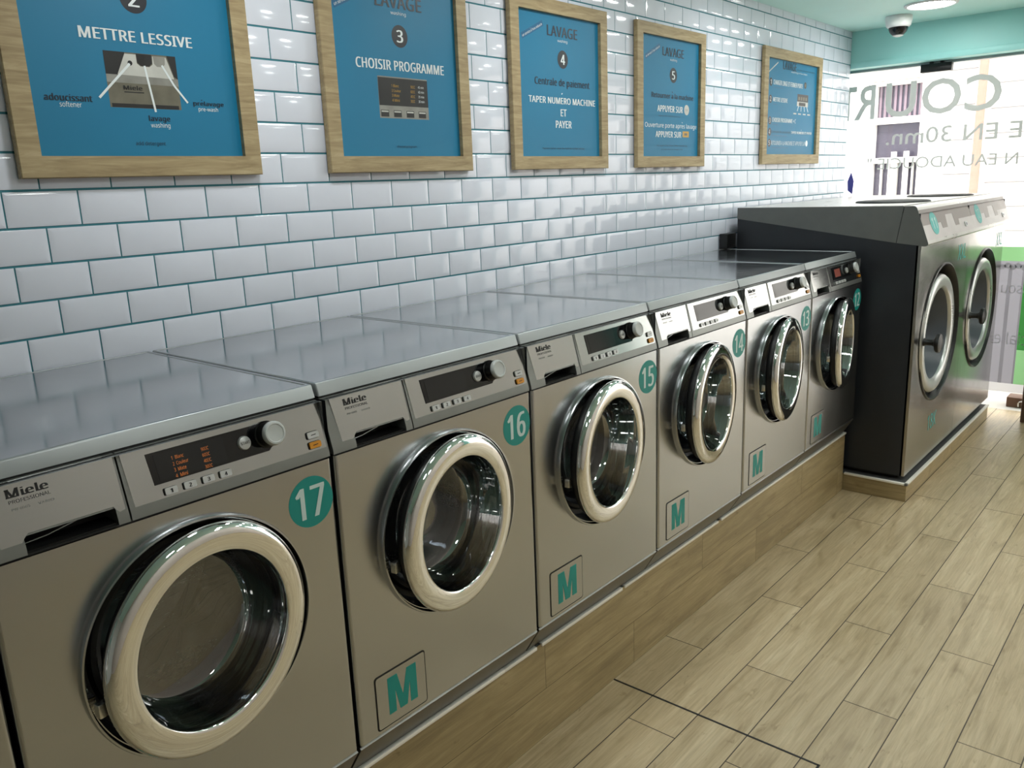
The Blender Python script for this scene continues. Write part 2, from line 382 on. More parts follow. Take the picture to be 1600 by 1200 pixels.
# letter outlines (advance, closed loops)
GLY = {'R': glyph_table((
    '"164|138,288 100,288 108,184 130,184|64,288 26,288 34,184 56,184;\'91|64,288 26,288 34,184 56,184;+230|129,240 100,240 100,156 20,156 20,128 100,128 10'
    '0,45 129,45 129,128 210,128 210,156 129,156;-130|114,124 16,124 16,92 114,92;.108|44,47 31,34 31,9 54,-6 77,9 77,34 72,43;0230|157,282 115,292 84,288 '
    '60,275 42,253 29,224 22,188 20,144 26,82 43,35 72,6 115,-4 146,0 170,14 189,35 201,65 208,101 211,144 205,207 187,253|87,255 115,262 142,255 161,232 1'
    '71,196 175,144 171,92 161,55 142,33 115,26 87,34 69,56 59,92 55,144 59,196 69,232;1230|143,288 114,288 36,227 54,204 110,251 108,201 108,0 143,0;2230|'
    '147,287 111,292 61,282 23,258 42,234 74,254 111,262 147,249 158,234 160,195 144,161 115,126 19,29 19,0 210,0 210,32 64,32 64,34 145,114 177,154 196,19'
    '3 198,215 192,247 174,271;3230|149,287 110,292 82,290 37,273 20,262 38,238 70,255 110,262 132,259 159,237 162,218 158,196 144,178 121,167 62,164 62,13'
    '3 124,130 149,122 165,106 170,83 166,59 153,41 131,30 78,27 37,37 18,45 18,12 55,-1 97,-4 132,-1 160,7 181,20 196,37 205,58 208,82 203,108 191,128 169'
    ',142 139,152 164,160 183,174 195,194 199,220 193,249 177,272;4230|144,289 8,96 8,65 146,65 146,0 181,0 181,65 222,65 222,97 181,97 181,289|146,188 146'
    ',97 43,97 139,235 143,243;5230|43,288 32,152 50,141 99,147 132,143 154,132 167,113 171,88 166,61 152,41 129,30 81,27 41,37 25,45 25,12 58,0 100,-4 145'
    ',2 179,22 200,52 208,92 201,128 181,154 151,171 111,177 66,172 73,255 187,255 187,288;6230|117,288 87,277 64,260 47,238 35,213 24,154 22,123 25,84 35,'
    '52 51,27 70,10 94,-1 120,-4 158,2 187,22 205,52 212,93 206,130 189,157 162,174 128,180 105,178 71,159 58,146 64,191 79,228 108,253 155,263 189,258 189'
    ',288 173,291|121,152 145,148 163,136 173,117 177,93 173,63 161,42 143,30 120,26 85,37 65,65 58,100 66,124 88,144;7230|211,288 18,288 18,255 173,255 55'
    ',0 94,0 211,260;8230|149,287 115,292 71,284 40,261 29,223 33,199 44,180 79,150 50,133 28,108 20,73 26,41 45,16 75,1 116,-4 155,1 185,17 204,42 210,75 '
    '202,108 178,133 146,152 185,180 199,207 201,223 195,252 177,274|114,263 152,252 166,222 162,202 152,187 116,166 79,187 65,208 67,239 78,252|85,124 109'
    ',136 140,122 159,109 172,93 176,74 172,54 160,38 141,28 115,24 88,28 69,38 58,54 54,73 58,93 68,110;9230|138,288 112,292 86,289 64,280 45,266 32,247 2'
    '3,223 20,195 26,158 43,130 69,113 103,108 127,110 160,128 174,141 168,96 152,59 123,34 102,27 58,26 41,30 41,0 77,-4 114,0 144,11 167,27 184,49 196,75'
    ' 204,104 210,165 206,204 197,236 181,260 162,278|89,258 112,262 146,251 167,222 174,188 166,163 144,143 110,135 86,139 69,151 59,170 55,195 59,225 71,'
    '245;A257|145,289 112,289 0,0 37,0 71,89 185,89 220,0 257,0|132,238 174,121 83,121 122,227;B262|39,288 39,0 140,0 182,5 213,21 233,47 240,82 232,118 20'
    '8,140 176,153 199,160 216,174 227,193 231,216 224,250 203,272 169,284 121,288|75,257 123,257 155,254 176,246 189,233 193,212 190,192 179,177 160,168 1'
    '29,165 75,165|75,135 131,135 164,132 186,121 198,105 201,85 198,63 187,46 166,34 133,31 75,31;C255|205,288 163,292 122,287 87,273 60,251 40,221 29,185'
    ' 25,144 28,102 39,66 58,36 83,14 116,0 157,-4 214,2 231,8 231,39 180,29 162,28 119,36 88,59 69,96 63,144 69,192 89,229 121,252 162,260 214,250 228,244'
    ' 242,275;D294|39,288 39,0 119,0 182,9 230,37 260,83 270,147 265,189 252,224 231,252 203,272 168,284 128,288|75,257 123,257 169,250 203,230 224,195 231'
    ',145 202,60 114,31 75,31;E224|39,288 39,0 200,0 200,32 75,32 75,135 193,135 193,166 75,166 75,256 200,256 200,288;F209|39,288 39,0 75,0 75,122 192,122'
    ' 192,154 75,154 75,256 200,256 200,288;G293|174,292 130,287 93,273 64,251 42,222 29,186 25,144 29,101 40,65 60,36 87,14 121,0 162,-4 216,0 264,11 264,'
    '152 164,152 164,120 227,120 227,34 171,27 136,31 108,42 88,60 74,83 65,112 62,144 70,192 91,229 126,252 172,260 230,250 246,243 260,275 219,287;H299|7'
    '5,288 39,288 39,0 75,0 75,134 223,134 223,0 259,0 259,288 223,288 223,166 75,166;I137|120,288 16,288 16,267 50,259 50,29 16,21 16,0 120,0 120,21 86,29'
    ' 86,259 120,267;J110|73,288 37,288 37,2 31,-27 7,-44 -31,-41 -31,-71 -2,-77 29,-72 53,-57 68,-32 73,4;K249|75,288 39,288 39,0 75,0 75,112 105,137 207,'
    '0 249,0 131,162 245,288 203,288 75,146;L211|75,288 39,288 39,0 201,0 201,32 75,32;M365|39,288 39,0 73,0 73,174 71,252 166,0 196,0 292,252 291,177 291,'
    '0 326,0 326,288 273,288 183,52 181,52 93,288;N306|39,288 39,0 73,0 73,161 69,239 71,239 225,0 267,0 267,288 233,288 233,112 235,50 81,288;O315|198,288'
    ' 158,292 117,288 83,274 57,251 39,222 28,186 25,145 28,103 39,66 57,37 83,15 117,1 158,-4 198,1 231,15 256,37 275,66 286,102 290,144 286,186 275,222 2'
    '56,252 231,274|116,253 158,260 200,253 229,230 246,193 252,144 246,96 229,59 200,35 158,27 115,35 86,59 69,96 63,144 69,193 86,230;P244|39,288 39,0 75'
    ',0 75,112 147,115 177,125 198,140 213,159 221,180 223,203 217,239 197,266 164,282 115,288|75,257 112,257 145,253 168,243 181,226 186,201 181,174 166,1'
    '56 140,146 75,143;Q315|198,288 158,292 117,288 83,274 57,251 39,222 28,186 25,145 28,103 39,66 57,37 83,15 117,1 168,-4 223,-69 275,-69 206,3 243,23 2'
    '69,54 285,95 290,144 286,186 275,222 256,252 231,274|116,253 158,260 200,253 229,230 246,193 252,144 246,96 229,59 200,35 158,27 115,35 86,59 69,96 63'
    ',144 69,193 86,230;R251|39,288 39,0 75,0 75,119 133,119 202,0 245,0 166,129 193,143 215,168 223,206 217,242 198,267 165,283 118,288|75,256 116,256 147'
    ',253 169,244 182,228 186,204 182,181 170,163 149,153 118,150 75,150;S221|116,292 91,290 68,283 36,258 27,240 24,218 29,188 43,166 66,148 139,115 160,9'
    '8 166,74 162,55 150,40 129,31 101,27 37,38 21,44 21,10 76,-3 100,-4 142,1 174,17 195,43 202,77 193,114 167,140 87,177 67,194 61,218 64,235 75,248 92,2'
    '57 134,259 184,245 195,276 160,287;T224|220,288 4,288 4,256 94,256 94,0 130,0 130,256 220,256;U295|73,288 36,288 36,102 43,59 64,25 99,3 146,-4 181,-1'
    ' 209,10 231,26 246,48 255,73 258,102 258,288 222,288 222,102 218,72 204,48 182,33 148,27 115,32 91,47 77,70 73,101;V242|38,288 0,288 103,0 139,0 242,2'
    '88 204,288 133,86 121,40 103,103;W375|43,288 5,288 81,0 118,0 187,240 200,189 256,0 293,0 369,288 332,288 279,76 273,44 257,113 205,288 167,288 116,11'
    '4 101,44 87,112;X236|48,288 8,288 97,150 2,0 40,0 117,125 193,0 235,0 139,151 228,288 189,288 118,175;Y228|39,288 0,288 96,110 96,0 132,0 132,112 228,'
    '288 189,288 114,146;Z230|211,288 20,288 20,255 167,255 15,27 15,0 215,0 215,32 59,32 211,260;a226|150,215 116,220 76,214 42,201 53,174 98,190 133,188 '
    '147,181 156,166 159,130 122,129 76,123 44,110 25,89 19,60 23,31 38,11 60,0 87,-4 130,4 161,31 168,0 193,0 193,147 189,180 174,202|92,100 158,106 154,5'
    '9 140,40 120,28 79,27 58,44 59,78 71,92;b248|70,306 34,306 34,0 60,0 70,27 95,5 114,-2 137,-4 173,3 201,24 219,59 226,108 220,157 201,192 173,213 137,'
    '220 95,210 68,187 70,232|102,185 131,190 174,170 189,108 185,73 175,47 157,31 131,25 102,31 83,47 73,72 70,109 73,145 83,170;c193|123,220 96,217 72,20'
    '8 51,193 35,172 26,143 22,107 25,72 35,44 50,23 70,8 94,-1 153,-1 177,8 177,39 137,27 94,32 74,47 63,73 59,107 75,169 123,189 169,179 180,208 155,217;'
    'd248|214,306 178,306 181,188 152,211 134,218 111,220 75,213 47,192 28,156 22,108 28,59 46,24 75,3 111,-4 134,-2 167,16 180,29 185,0 214,0|91,185 116,1'
    '91 146,185 165,169 175,143 178,101 175,68 165,44 146,30 116,25 91,31 73,47 62,72 59,107 62,141 73,168;e227|144,217 118,220 91,217 68,206 48,190 34,167'
    ' 25,139 22,106 25,73 35,46 51,24 72,8 97,-1 147,-3 197,10 197,41 147,27 128,26 99,31 78,45 64,69 59,101 207,101 204,150 196,174 183,193 165,208|117,19'
    '1 141,187 157,174 167,154 170,129 60,129 65,155 77,175 95,187;f139|114,308 85,304 62,290 49,266 44,217 6,205 6,189 44,189 44,0 79,0 79,189 134,189 134'
    ',216 79,216 82,252 99,276 147,273 156,301;g248|111,220 74,212 46,190 28,154 22,108 28,61 46,25 74,3 111,-4 150,4 180,29 175,-32 163,-51 144,-63 119,-6'
    '7 75,-63 39,-50 39,-83 74,-93 117,-97 160,-91 190,-73 208,-44 214,-4 214,216 185,216 178,187 149,212|92,185 116,190 144,185 164,171 175,146 179,99 175'
    ',65 164,43 145,29 116,25 92,30 74,46 63,72 59,107 63,142 74,169;h249|70,306 34,306 34,0 70,0 70,112 73,145 83,170 102,185 133,190 169,177 181,138 181,'
    '0 216,0 216,141 211,176 197,201 172,215 137,220 99,211 68,186 70,216;i104|38,292 33,265 52,252 71,265 67,292|70,216 34,216 34,0 70,0;j104|38,292 33,26'
    '5 52,252 71,265 67,292|70,216 34,216 34,-33 26,-60 -22,-63 -22,-92 9,-97 36,-92 55,-80 66,-59 70,-32;k215|69,306 34,306 34,0 69,0 69,79 94,101 169,0 2'
    '12,0 118,124 206,216 164,216 81,127 69,129;l104|70,306 34,306 34,0 70,0;m377|176,211 134,220 97,212 68,187 63,216 34,216 34,0 70,0 70,112 73,145 82,17'
    '0 100,185 127,190 161,177 172,139 172,0 207,0 207,119 210,150 220,172 238,186 265,190 298,177 309,139 309,0 344,0 344,141 340,177 326,201 303,215 271,'
    '220 231,211 200,184;n249|172,215 138,220 99,212 68,187 63,216 34,216 34,0 70,0 70,112 73,145 83,170 103,185 133,190 169,177 181,138 181,0 216,0 216,14'
    '1 211,177 197,201;o244|150,217 123,220 81,213 49,191 29,156 22,108 25,75 35,47 50,25 70,9 94,-1 121,-4 163,3 195,25 215,61 222,108 219,141 209,169 194'
    ',191 174,207|93,185 122,190 150,185 170,168 182,143 185,108 182,74 170,48 150,31 122,25 94,31 74,48 63,74 59,108 63,143 74,168;p248|173,213 137,220 11'
    '3,218 81,200 68,187 63,216 34,216 34,-97 70,-97 67,27 95,5 114,-2 137,-4 173,3 201,25 220,60 226,108 220,157 201,192|131,190 156,185 175,168 185,142 1'
    '89,109 183,66 164,36 131,25 102,31 83,47 73,73 70,115 74,148 84,172 102,186;q248|134,218 111,220 75,213 47,192 28,156 22,108 28,59 47,24 75,3 110,-4 1'
    '33,-2 179,21 178,-97 214,-97 214,216 185,216 178,187 153,210|91,185 116,191 146,185 165,169 175,143 178,100 175,67 164,44 145,30 117,25 91,31 73,47 62'
    ',73 59,107 62,141 73,168;r166|114,217 81,193 67,177 63,216 34,216 34,0 70,0 70,115 78,153 102,179 156,185 160,218;s193|102,220 69,216 43,205 26,187 21'
    ',163 29,134 52,114 120,84 140,64 138,43 113,27 71,26 21,42 21,10 68,-3 124,0 152,12 169,32 175,60 167,88 145,108 67,144 54,165 66,184 99,191 144,183 1'
    '58,177 170,206 138,216;t145|73,266 52,266 38,220 6,206 6,189 37,189 37,63 39,40 56,10 84,-3 137,2 137,29 93,27 75,46 73,64 73,189 135,189 135,216 73,2'
    '16;u249|68,216 32,216 32,75 37,39 52,15 76,1 110,-4 150,4 181,29 186,0 215,0 215,216 179,216 179,104 176,70 165,46 146,30 116,25 80,38 68,77;v205|38,2'
    '16 0,216 82,0 123,0 205,216 167,216 101,31 84,89;w317|41,216 4,216 64,0 104,0 148,138 159,179 174,122 211,0 252,0 312,216 276,216 230,37 215,95 178,21'
    '6 139,216 98,85 85,37 71,101;x213|51,216 11,216 85,110 7,0 47,0 107,86 166,0 206,0 127,110 202,216 162,216 107,135;y206|38,216 0,216 87,-1 68,-45 45,-'
    '65 4,-65 4,-93 34,-97 62,-92 83,-79 99,-57 112,-30 206,216 167,216 103,34 85,93;z189|171,216 23,216 23,189 132,189 16,23 16,0 174,0 174,27 56,27 171,1'
    '89;°242|38,288 38,0 204,0 204,288|59,267 183,267 183,21 59,21;À242|38,288 38,0 204,0 204,288|59,267 183,267 183,21 59,21;É242|38,288 38,0 204,0 204,28'
    '8|59,267 183,267 183,21 59,21;à242|38,288 38,0 204,0 204,288|59,267 183,267 183,21 59,21;è242|38,288 38,0 204,0 204,288|59,267 183,267 183,21 59,21;é2'
    '42|38,288 38,0 204,0 204,288|59,267 183,267 183,21 59,21; 105'))}


for _c, _b, _y, _d in (('É', 'E', 442, 1), ('é', 'e', 345, 1), ('è', 'e', 345, -1), ('à', 'a', 345, -1)):
    _adv, _lp = GLY['R'][_b]
    _x = _adv / 2
    GLY['R'][_c] = (_adv, _lp + [[(_x - 30 * _d, _y), (_x + 6 * _d, _y), (_x + 62 * _d, _y + 66), (_x + 4 * _d, _y + 66)][::_d]])


def text_geo(s, bold):
    """the string as flat triangulated outlines scaled to a unit box"""
    key = (s, bold)
    if key not in _txt:
        if bold in ('R', 'B'):
            cu = bpy.data.curves.new('t', 'CURVE')
            cu.dimensions = '2D'
            cu.fill_mode = 'BOTH'
            x = 0
            for ch in s:
                adv, loops = GLY['R'].get(ch, (160, []))
                for lp in loops:
                    sp = cu.splines.new('POLY')
                    sp.points.add(len(lp) - 1)
                    for p, (px, py) in zip(sp.points, lp):
                        p.co = ((x + px) / 600, py / 600, 0, 1)
                    sp.use_cyclic_u = True
                x += adv + (14 if bold == 'B' else 0)
        else:
            cu = bpy.data.curves.new('t', 'FONT')
            cu.body = s
            cu.size = 1.0
            cu.offset = bold
            cu.resolution_u = 3
            cu.fill_mode = 'FRONT'
        ob = bpy.data.objects.new('t', cu)
        col.objects.link(ob)
        bpy.context.view_layer.update()
        me = bpy.data.meshes.new_from_object(ob.evaluated_get(bpy.context.evaluated_depsgraph_get()))
        vs = [tuple(v.co[:2]) for v in me.vertices]
        fs = [tuple(p.vertices) for p in me.polygons]
        if bold == 'B':            # heavier strokes: the outline laid three times, nudged sideways
            nv = len(vs)
            fs = fs + [tuple(i + nv for i in f) for f in fs] + [tuple(i + 2 * nv for i in f) for f in fs]
            vs = vs + [(x - 0.024, y) for x, y in vs] + [(x + 0.024, y) for x, y in vs]
        col.objects.unlink(ob)
        bpy.data.objects.remove(ob)
        bpy.data.curves.remove(cu)
        bpy.data.meshes.remove(me)
        x0 = min(v[0] for v in vs)
        x1 = max(v[0] for v in vs)
        y0 = min(v[1] for v in vs)
        y1 = max(v[1] for v in vs)
        vs = [((x - x0) / (x1 - x0), (y - y0) / (y1 - y0)) for x, y in vs]
        _txt[key] = (vs, fs)
    return _txt[key]


class MB:
    def __init__(self):
        self.v = []
        self.f = []
        self.mi = []

    def add(self, verts, faces, mi=0):
        b = len(self.v)
        self.v += [Vector(p) for p in verts]
        for f in faces:
            self.f.append([b + i for i in f])
            self.mi.append(mi)
        return self

    def box(self, x0, x1, y0, y1, z0, z1, mi=0, skip=()):
        vs = [(x, y, z) for x in (x0, x1) for y in (y0, y1) for z in (z0, z1)]
        fs = {'-x': (0, 1, 3, 2), '+x': (4, 6, 7, 5), '-y': (0, 4, 5, 1), '+y': (2, 3, 7, 6), '-z': (0, 2, 6, 4), '+z': (1, 5, 7, 3)}
        return self.add(vs, [f for k, f in fs.items() if k not in skip], mi)

    def bbox(self, x0, x1, y0, y1, z0, z1, w=0.004, seg=2, mi=0):
        bm = bmesh.new()
        bmesh.ops.create_cube(bm, size=1.0)
        for v in bm.verts:
            v.co = Vector((x0 + (v.co.x + 0.5) * (x1 - x0), y0 + (v.co.y + 0.5) * (y1 - y0), z0 + (v.co.z + 0.5) * (z1 - z0)))
        bmesh.ops.bevel(bm, geom=list(bm.edges), offset=w, segments=seg, affect='EDGES', profile=0.5)
        return self.addbm(bm, mi)

    def addbm(self, bm, mi=0):
        bm.verts.index_update()
        self.add([v.co.copy() for v in bm.verts], [[v.index for v in f.verts] for f in bm.faces], mi)
        bm.free()
        return self

    def prism(self, prof, x0, x1, mi=0, caps=True):
        """profile of (y, z) points swept along x"""
        n = len(prof)
        vs = [(x0, y, z) for y, z in prof] + [(x1, y, z) for y, z in prof]
        fs = [(i, (i + 1) % n, n + (i + 1) % n, n + i) for i in range(n)]
        if caps:
            fs += [tuple(range(n))[::-1], tuple(range(n, 2 * n))]
        return self.add(vs, fs, mi)

    def lathe(self, prof, c, seg=64, mi=0, axis='y', closed=False):
        """profile of (radius, depth) points turned about the axis through c"""
        vs = []
        fs = []
        n = len(prof)
        for k in range(seg):
            a = 2 * math.pi * k / seg
            ca, sa = math.cos(a), math.sin(a)
            for r, d in prof:
                if axis == 'y':
                    vs.append((c[0] + r * ca, c[1] + d, c[2] + r * sa))
                elif axis == 'z':
                    vs.append((c[0] + r * ca, c[1] + r * sa, c[2] + d))
                else:
                    vs.append((c[0] + d, c[1] + r * ca, c[2] + r * sa))
        for k in range(seg):
            k2 = (k + 1) % seg
            for i in range(n if closed else n - 1):
                j = (i + 1) % n
                fs.append((k * n + i, k * n + j, k2 * n + j, k2 * n + i))
        return self.add(vs, fs, mi)

    def tube(self, pts, r, seg=10, mi=0):
        pts = [Vector(p) for p in pts]
        vs = []
        fs = []
        for i, p in enumerate(pts):
            d = (pts[min(i + 1, len(pts) - 1)] - pts[max(i - 1, 0)]).normalized()
            a = d.cross(Vector((0, 0, 1)) if abs(d.z) < 0.9 else Vector((1, 0, 0))).normalized()
            b = d.cross(a)
            for k in range(seg):
                t = 2 * math.pi * k / seg
                vs.append(p + r * (math.cos(t) * a + math.sin(t) * b))
        for i in range(len(pts) - 1):
            for k in range(seg):
                k2 = (k + 1) % seg
                fs.append((i * seg + k, i * seg + k2, (i + 1) * seg + k2, (i + 1) * seg + k))
        fs.append(tuple(range(seg))[::-1])
        fs.append(tuple(range((len(pts) - 1) * seg, len(pts) * seg)))
        return self.add(vs, fs, mi)

    def plate(self, pts, P, th, mi=0):
        """a thin solid from a 2-D outline; P(u, v, off) maps outline points out to off above the surface"""
        n = len(pts)
        vs = [P(u, v, th) for u, v in pts] + [P(u, v, 0) for u, v in pts]
        fs = [tuple(range(n))] + [(i, n + i, n + (i + 1) % n, (i + 1) % n) for i in range(n)]
        return self.add(vs, fs, mi)

    def text(self, s, u0, u1, v0, v1, P, off=0.0006, bold='R', mi=0, slant=0.0):
        vs, fs = text_geo(s, bold)
        q = len(vs) // 3 if bold == 'B' else len(vs)
        return self.add([P(u0 + x * (u1 - u0) + slant * y, v0 + y * (v1 - v0), off + 0.00022 * (i // q)) for i, (x, y) in enumerate(vs)], fs, mi)

    def build(self, name, mats, parent=None, org=(0, 0, 0), smooth=35, loc=None):
        me = bpy.data.meshes.new(name)
        o = Vector(org)
        me.from_pydata([tuple(p - o) for p in self.v], [], self.f)
        for m in (mats if isinstance(mats, (list, tuple)) else [mats]):
            me.materials.append(M[m])
        me.polygons.foreach_set('material_index', self.mi)
        bm = bmesh.new()
        bm.from_mesh(me)
        bmesh.ops.recalc_face_normals(bm, faces=list(bm.faces)) if smooth is not None else None
        bm.to_mesh(me)
        bm.free()
        if smooth:
            me.polygons.foreach_set('use_smooth', [True] * len(me.polygons))
            me.set_sharp_from_angle(angle=R(smooth))
        me.update()
        ob = bpy.data.objects.new(name, me)
        col.objects.link(ob)
        if parent is not None:
            ob.parent = parent
        if loc is not None:
            ob.location = loc
        return ob


def rrect(u0, u1, v0, v1, r, n=5):
    pts = []
    for cx, cz, a0 in ((u1 - r, v1 - r, 0), (u0 + r, v1 - r, 90), (u0 + r, v0 + r, 180), (u1 - r, v0 + r, 270)):
        for k in range(n + 1):
            a = R(a0 + 90 * k / n)
            pts.append((cx + r * math.cos(a), cz + r * math.sin(a)))
    return pts


def disc_pts(u, v, r, n=40, ry=None):
    return [(u + r * math.cos(2 * math.pi * k / n), v + (ry or r) * math.sin(2 * math.pi * k / n)) for k in range(n)]


def thing(name, label, cat, loc=(0, 0, 0), group=None):
    o = bpy.data.objects.new(name, None)
    col.objects.link(o)
    o.location = loc
    o.empty_display_size = 0.05
    o['label'] = label
    o['category'] = cat
    if group:
        o['group'] = group
    return o


def tag(o, label, cat, group=None):
    o['label'] = label
    o['category'] = cat
    if group:
        o['group'] = group
    return o


def struct(o):
    o['kind'] = 'structure'
    return o


# ------------------------------------------------------------------ the room
XW, XG = 4.72, 4.86          # end of the tiled wall, plane of the shop window
XB, YO, ZC = -3.0, -3.4, 2.373  # back wall, opposite wall, ceiling

# tiled wall: bevelled metro tiles in running bond on teal-grey grout
mb = MB()
mb.box(XB, XW, 0.0, 0.12, 0.0, ZC, 1)
TP, TH, G = 0.1535, 0.0785, 0.0034
row0 = -20
for rI in range(row0, 11):
    z0 = 1.55 + rI * TH
    if z0 > ZC or z0 < 0.7:
        continue
    z1 = min(z0 + TH - G, ZC)
    xoff = -0.104 + (0 if rI % 2 else TP / 2)
    k0 = math.ceil((XB - xoff) / TP)
    for k in range(k0 - 1, 60):
        xa, xb = xoff + k * TP + G / 2, xoff + (k + 1) * TP - G / 2
        xa, xb = max(xa, XB), min(xb, XW)
        if xb - xa < 0.012:
            continue
        za, zb = z0 + G / 2, z1
        if zb - za < 0.02:
            continue
        d, bv, ed = 0.0032, 0.0125, 0.0010
        tx, tz = random.uniform(-.0003, .0003), random.uniform(-.00025, .00025)
        bx = min(bv, (xb - xa) * 0.4)
        vs = [(xa, 0, za), (xb, 0, za), (xb, 0, zb), (xa, 0, zb),
              (xa, -ed, za), (xb, -ed, za), (xb, -ed, zb), (xa, -ed, zb),
              (xa + bx, -d - tx - tz, za + bv), (xb - bx, -d + tx - tz, za + bv), (xb - bx, -d + tx + tz, zb - bv), (xa + bx, -d - tx + tz, zb - bv)]
        fs = []
        for i in range(4):
            j = (i + 1) % 4
            fs += [(i, j, 4 + j, 4 + i), (4 + i, 4 + j, 8 + j, 8 + i)]
        fs.append((8, 9, 10, 11))
        mb.add(vs, fs, 0)
struct(mb.build('wall_left', ['tile', 'grout'], smooth=12))

struct(MB().box(XB - .1, 5.0, YO - .1, 0.12, -0.12, 0.0).build('floor', 'floor'))
struct(MB().box(XB - .1, XW, YO - .1, 0.12, ZC, ZC + 0.25).build('ceiling', 'ceil'))
struct(MB().box(XB - .12, XB, YO - .1, 0.12, 0, ZC).build('wall_back', 'endwall'))
struct(MB().box(XB - .1, 5.0, YO - .12, YO, 0, ZC).build('wall_right', 'oppwall'))
mb = MB()
mb.box(XW, XW + 0.4, YO, 0.16, 2.186, ZC + 0.25)
mb.bbox(XW - 0.012, XW - 0.0005, YO, -0.006, 2.152, 2.186, 0.003)
mb.box(XW, XG + 0.05, YO, 0.16, 2.152, 2.186)
mb.box(XG - 0.05, XG + 0.09, YO, -3.2, 0.0, 2.152)
mb.box(XW - 0.05, XG + 0.09, 0.148, 0.20, 0.0, 2.6)
struct(mb.build('wall_front', 'teal'))

# hatch let into the floor: a dark joint round a square of planks
mb = MB()
for a in ((1.0105, 1.0165, -1.306, -0.661), (-0.4, 1.0165, -1.309, -1.303)):
    mb.box(a[0], a[1], a[2], a[3], 0.0, 0.0012)
struct(mb.build('trim_1', 'dark'))

# plinth under the washers
PF, PT = -0.660, 0.295
mb = MB()
mb.box(XB, 3.0235, PF, -0.009, 0.0, PT, 0, skip=('+z',))
mb.box(XB, 3.0235, PF, -0.009, PT - 0.001, PT, 1, skip=('-z',))
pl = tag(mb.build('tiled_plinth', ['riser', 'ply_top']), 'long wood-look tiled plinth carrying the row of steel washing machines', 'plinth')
mb = MB()
mb.bbox(XB, 0.505, PF - 0.006, PF + 0.010, PT - 0.007, PT + 0.003, 0.0015)
mb.bbox(0.507, 0.64, PF - 0.004, PF + 0.010, PT - 0.009, PT + 0.001, 0.0015)
mb.bbox(0.66, 1.06, PF - 0.006, PF + 0.010, PT - 0.007, PT + 0.003, 0.0015)
mb.bbox(1.075, 1.70, PF - 0.005, PF + 0.010, PT - 0.007, PT + 0.002, 0.0015)
mb.bbox(1.72, 3.0235, PF - 0.006, PF + 0.010, PT - 0.006, PT + 0.003, 0.0015)
mb.build('edge_trim', 'trim_light', pl)

# low plinth under the two big washers
mb = MB()
YP, ZP = -0.951, 0.088
mb.box(3.03, XW, YP, -0.01, 0.0, ZP, 0, skip=('+z', '-x'))
mb.box(3.03, XW, YP, -0.01, 0.0, ZP, 2, skip=('+z', '-y', '+x', '+y', '-z'))
mb.box(3.03, XW, YP, -0.01, ZP - 0.001, ZP, 1, skip=('-z',))
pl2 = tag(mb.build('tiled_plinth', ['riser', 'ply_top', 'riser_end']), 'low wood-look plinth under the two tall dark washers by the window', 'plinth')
mb = MB()
mb.bbox(3.024, XW, YP - 0.006, YP + 0.010, ZP - 0.007, ZP + 0.003, 0.0015)
mb.bbox(3.024, 3.040, YP - 0.006, -0.665, ZP - 0.007, ZP + 0.003, 0.0015)
mb.build('edge_trim', 'trim_light', pl2)


# ------------------------------------------------------------------ steel washing machines
WB = Vector((0.3, -0.36, 0.297))  # base point in the machine's own frame
FY = -0.705                        # front panel plane
DC = (0.305, 0.793)                # middle of the door opening
HX, HY = 0.495, -0.72              # hinge line


def S(u, z, off=0.0):              # the sloping control fascia
    return (u, -0.676 - (1.139 - z) * 0.255 - off * 0.969, z + off * 0.247)


def F(u, z, off=0.0):              # the upright front panel
    return (u, FY - off, z)


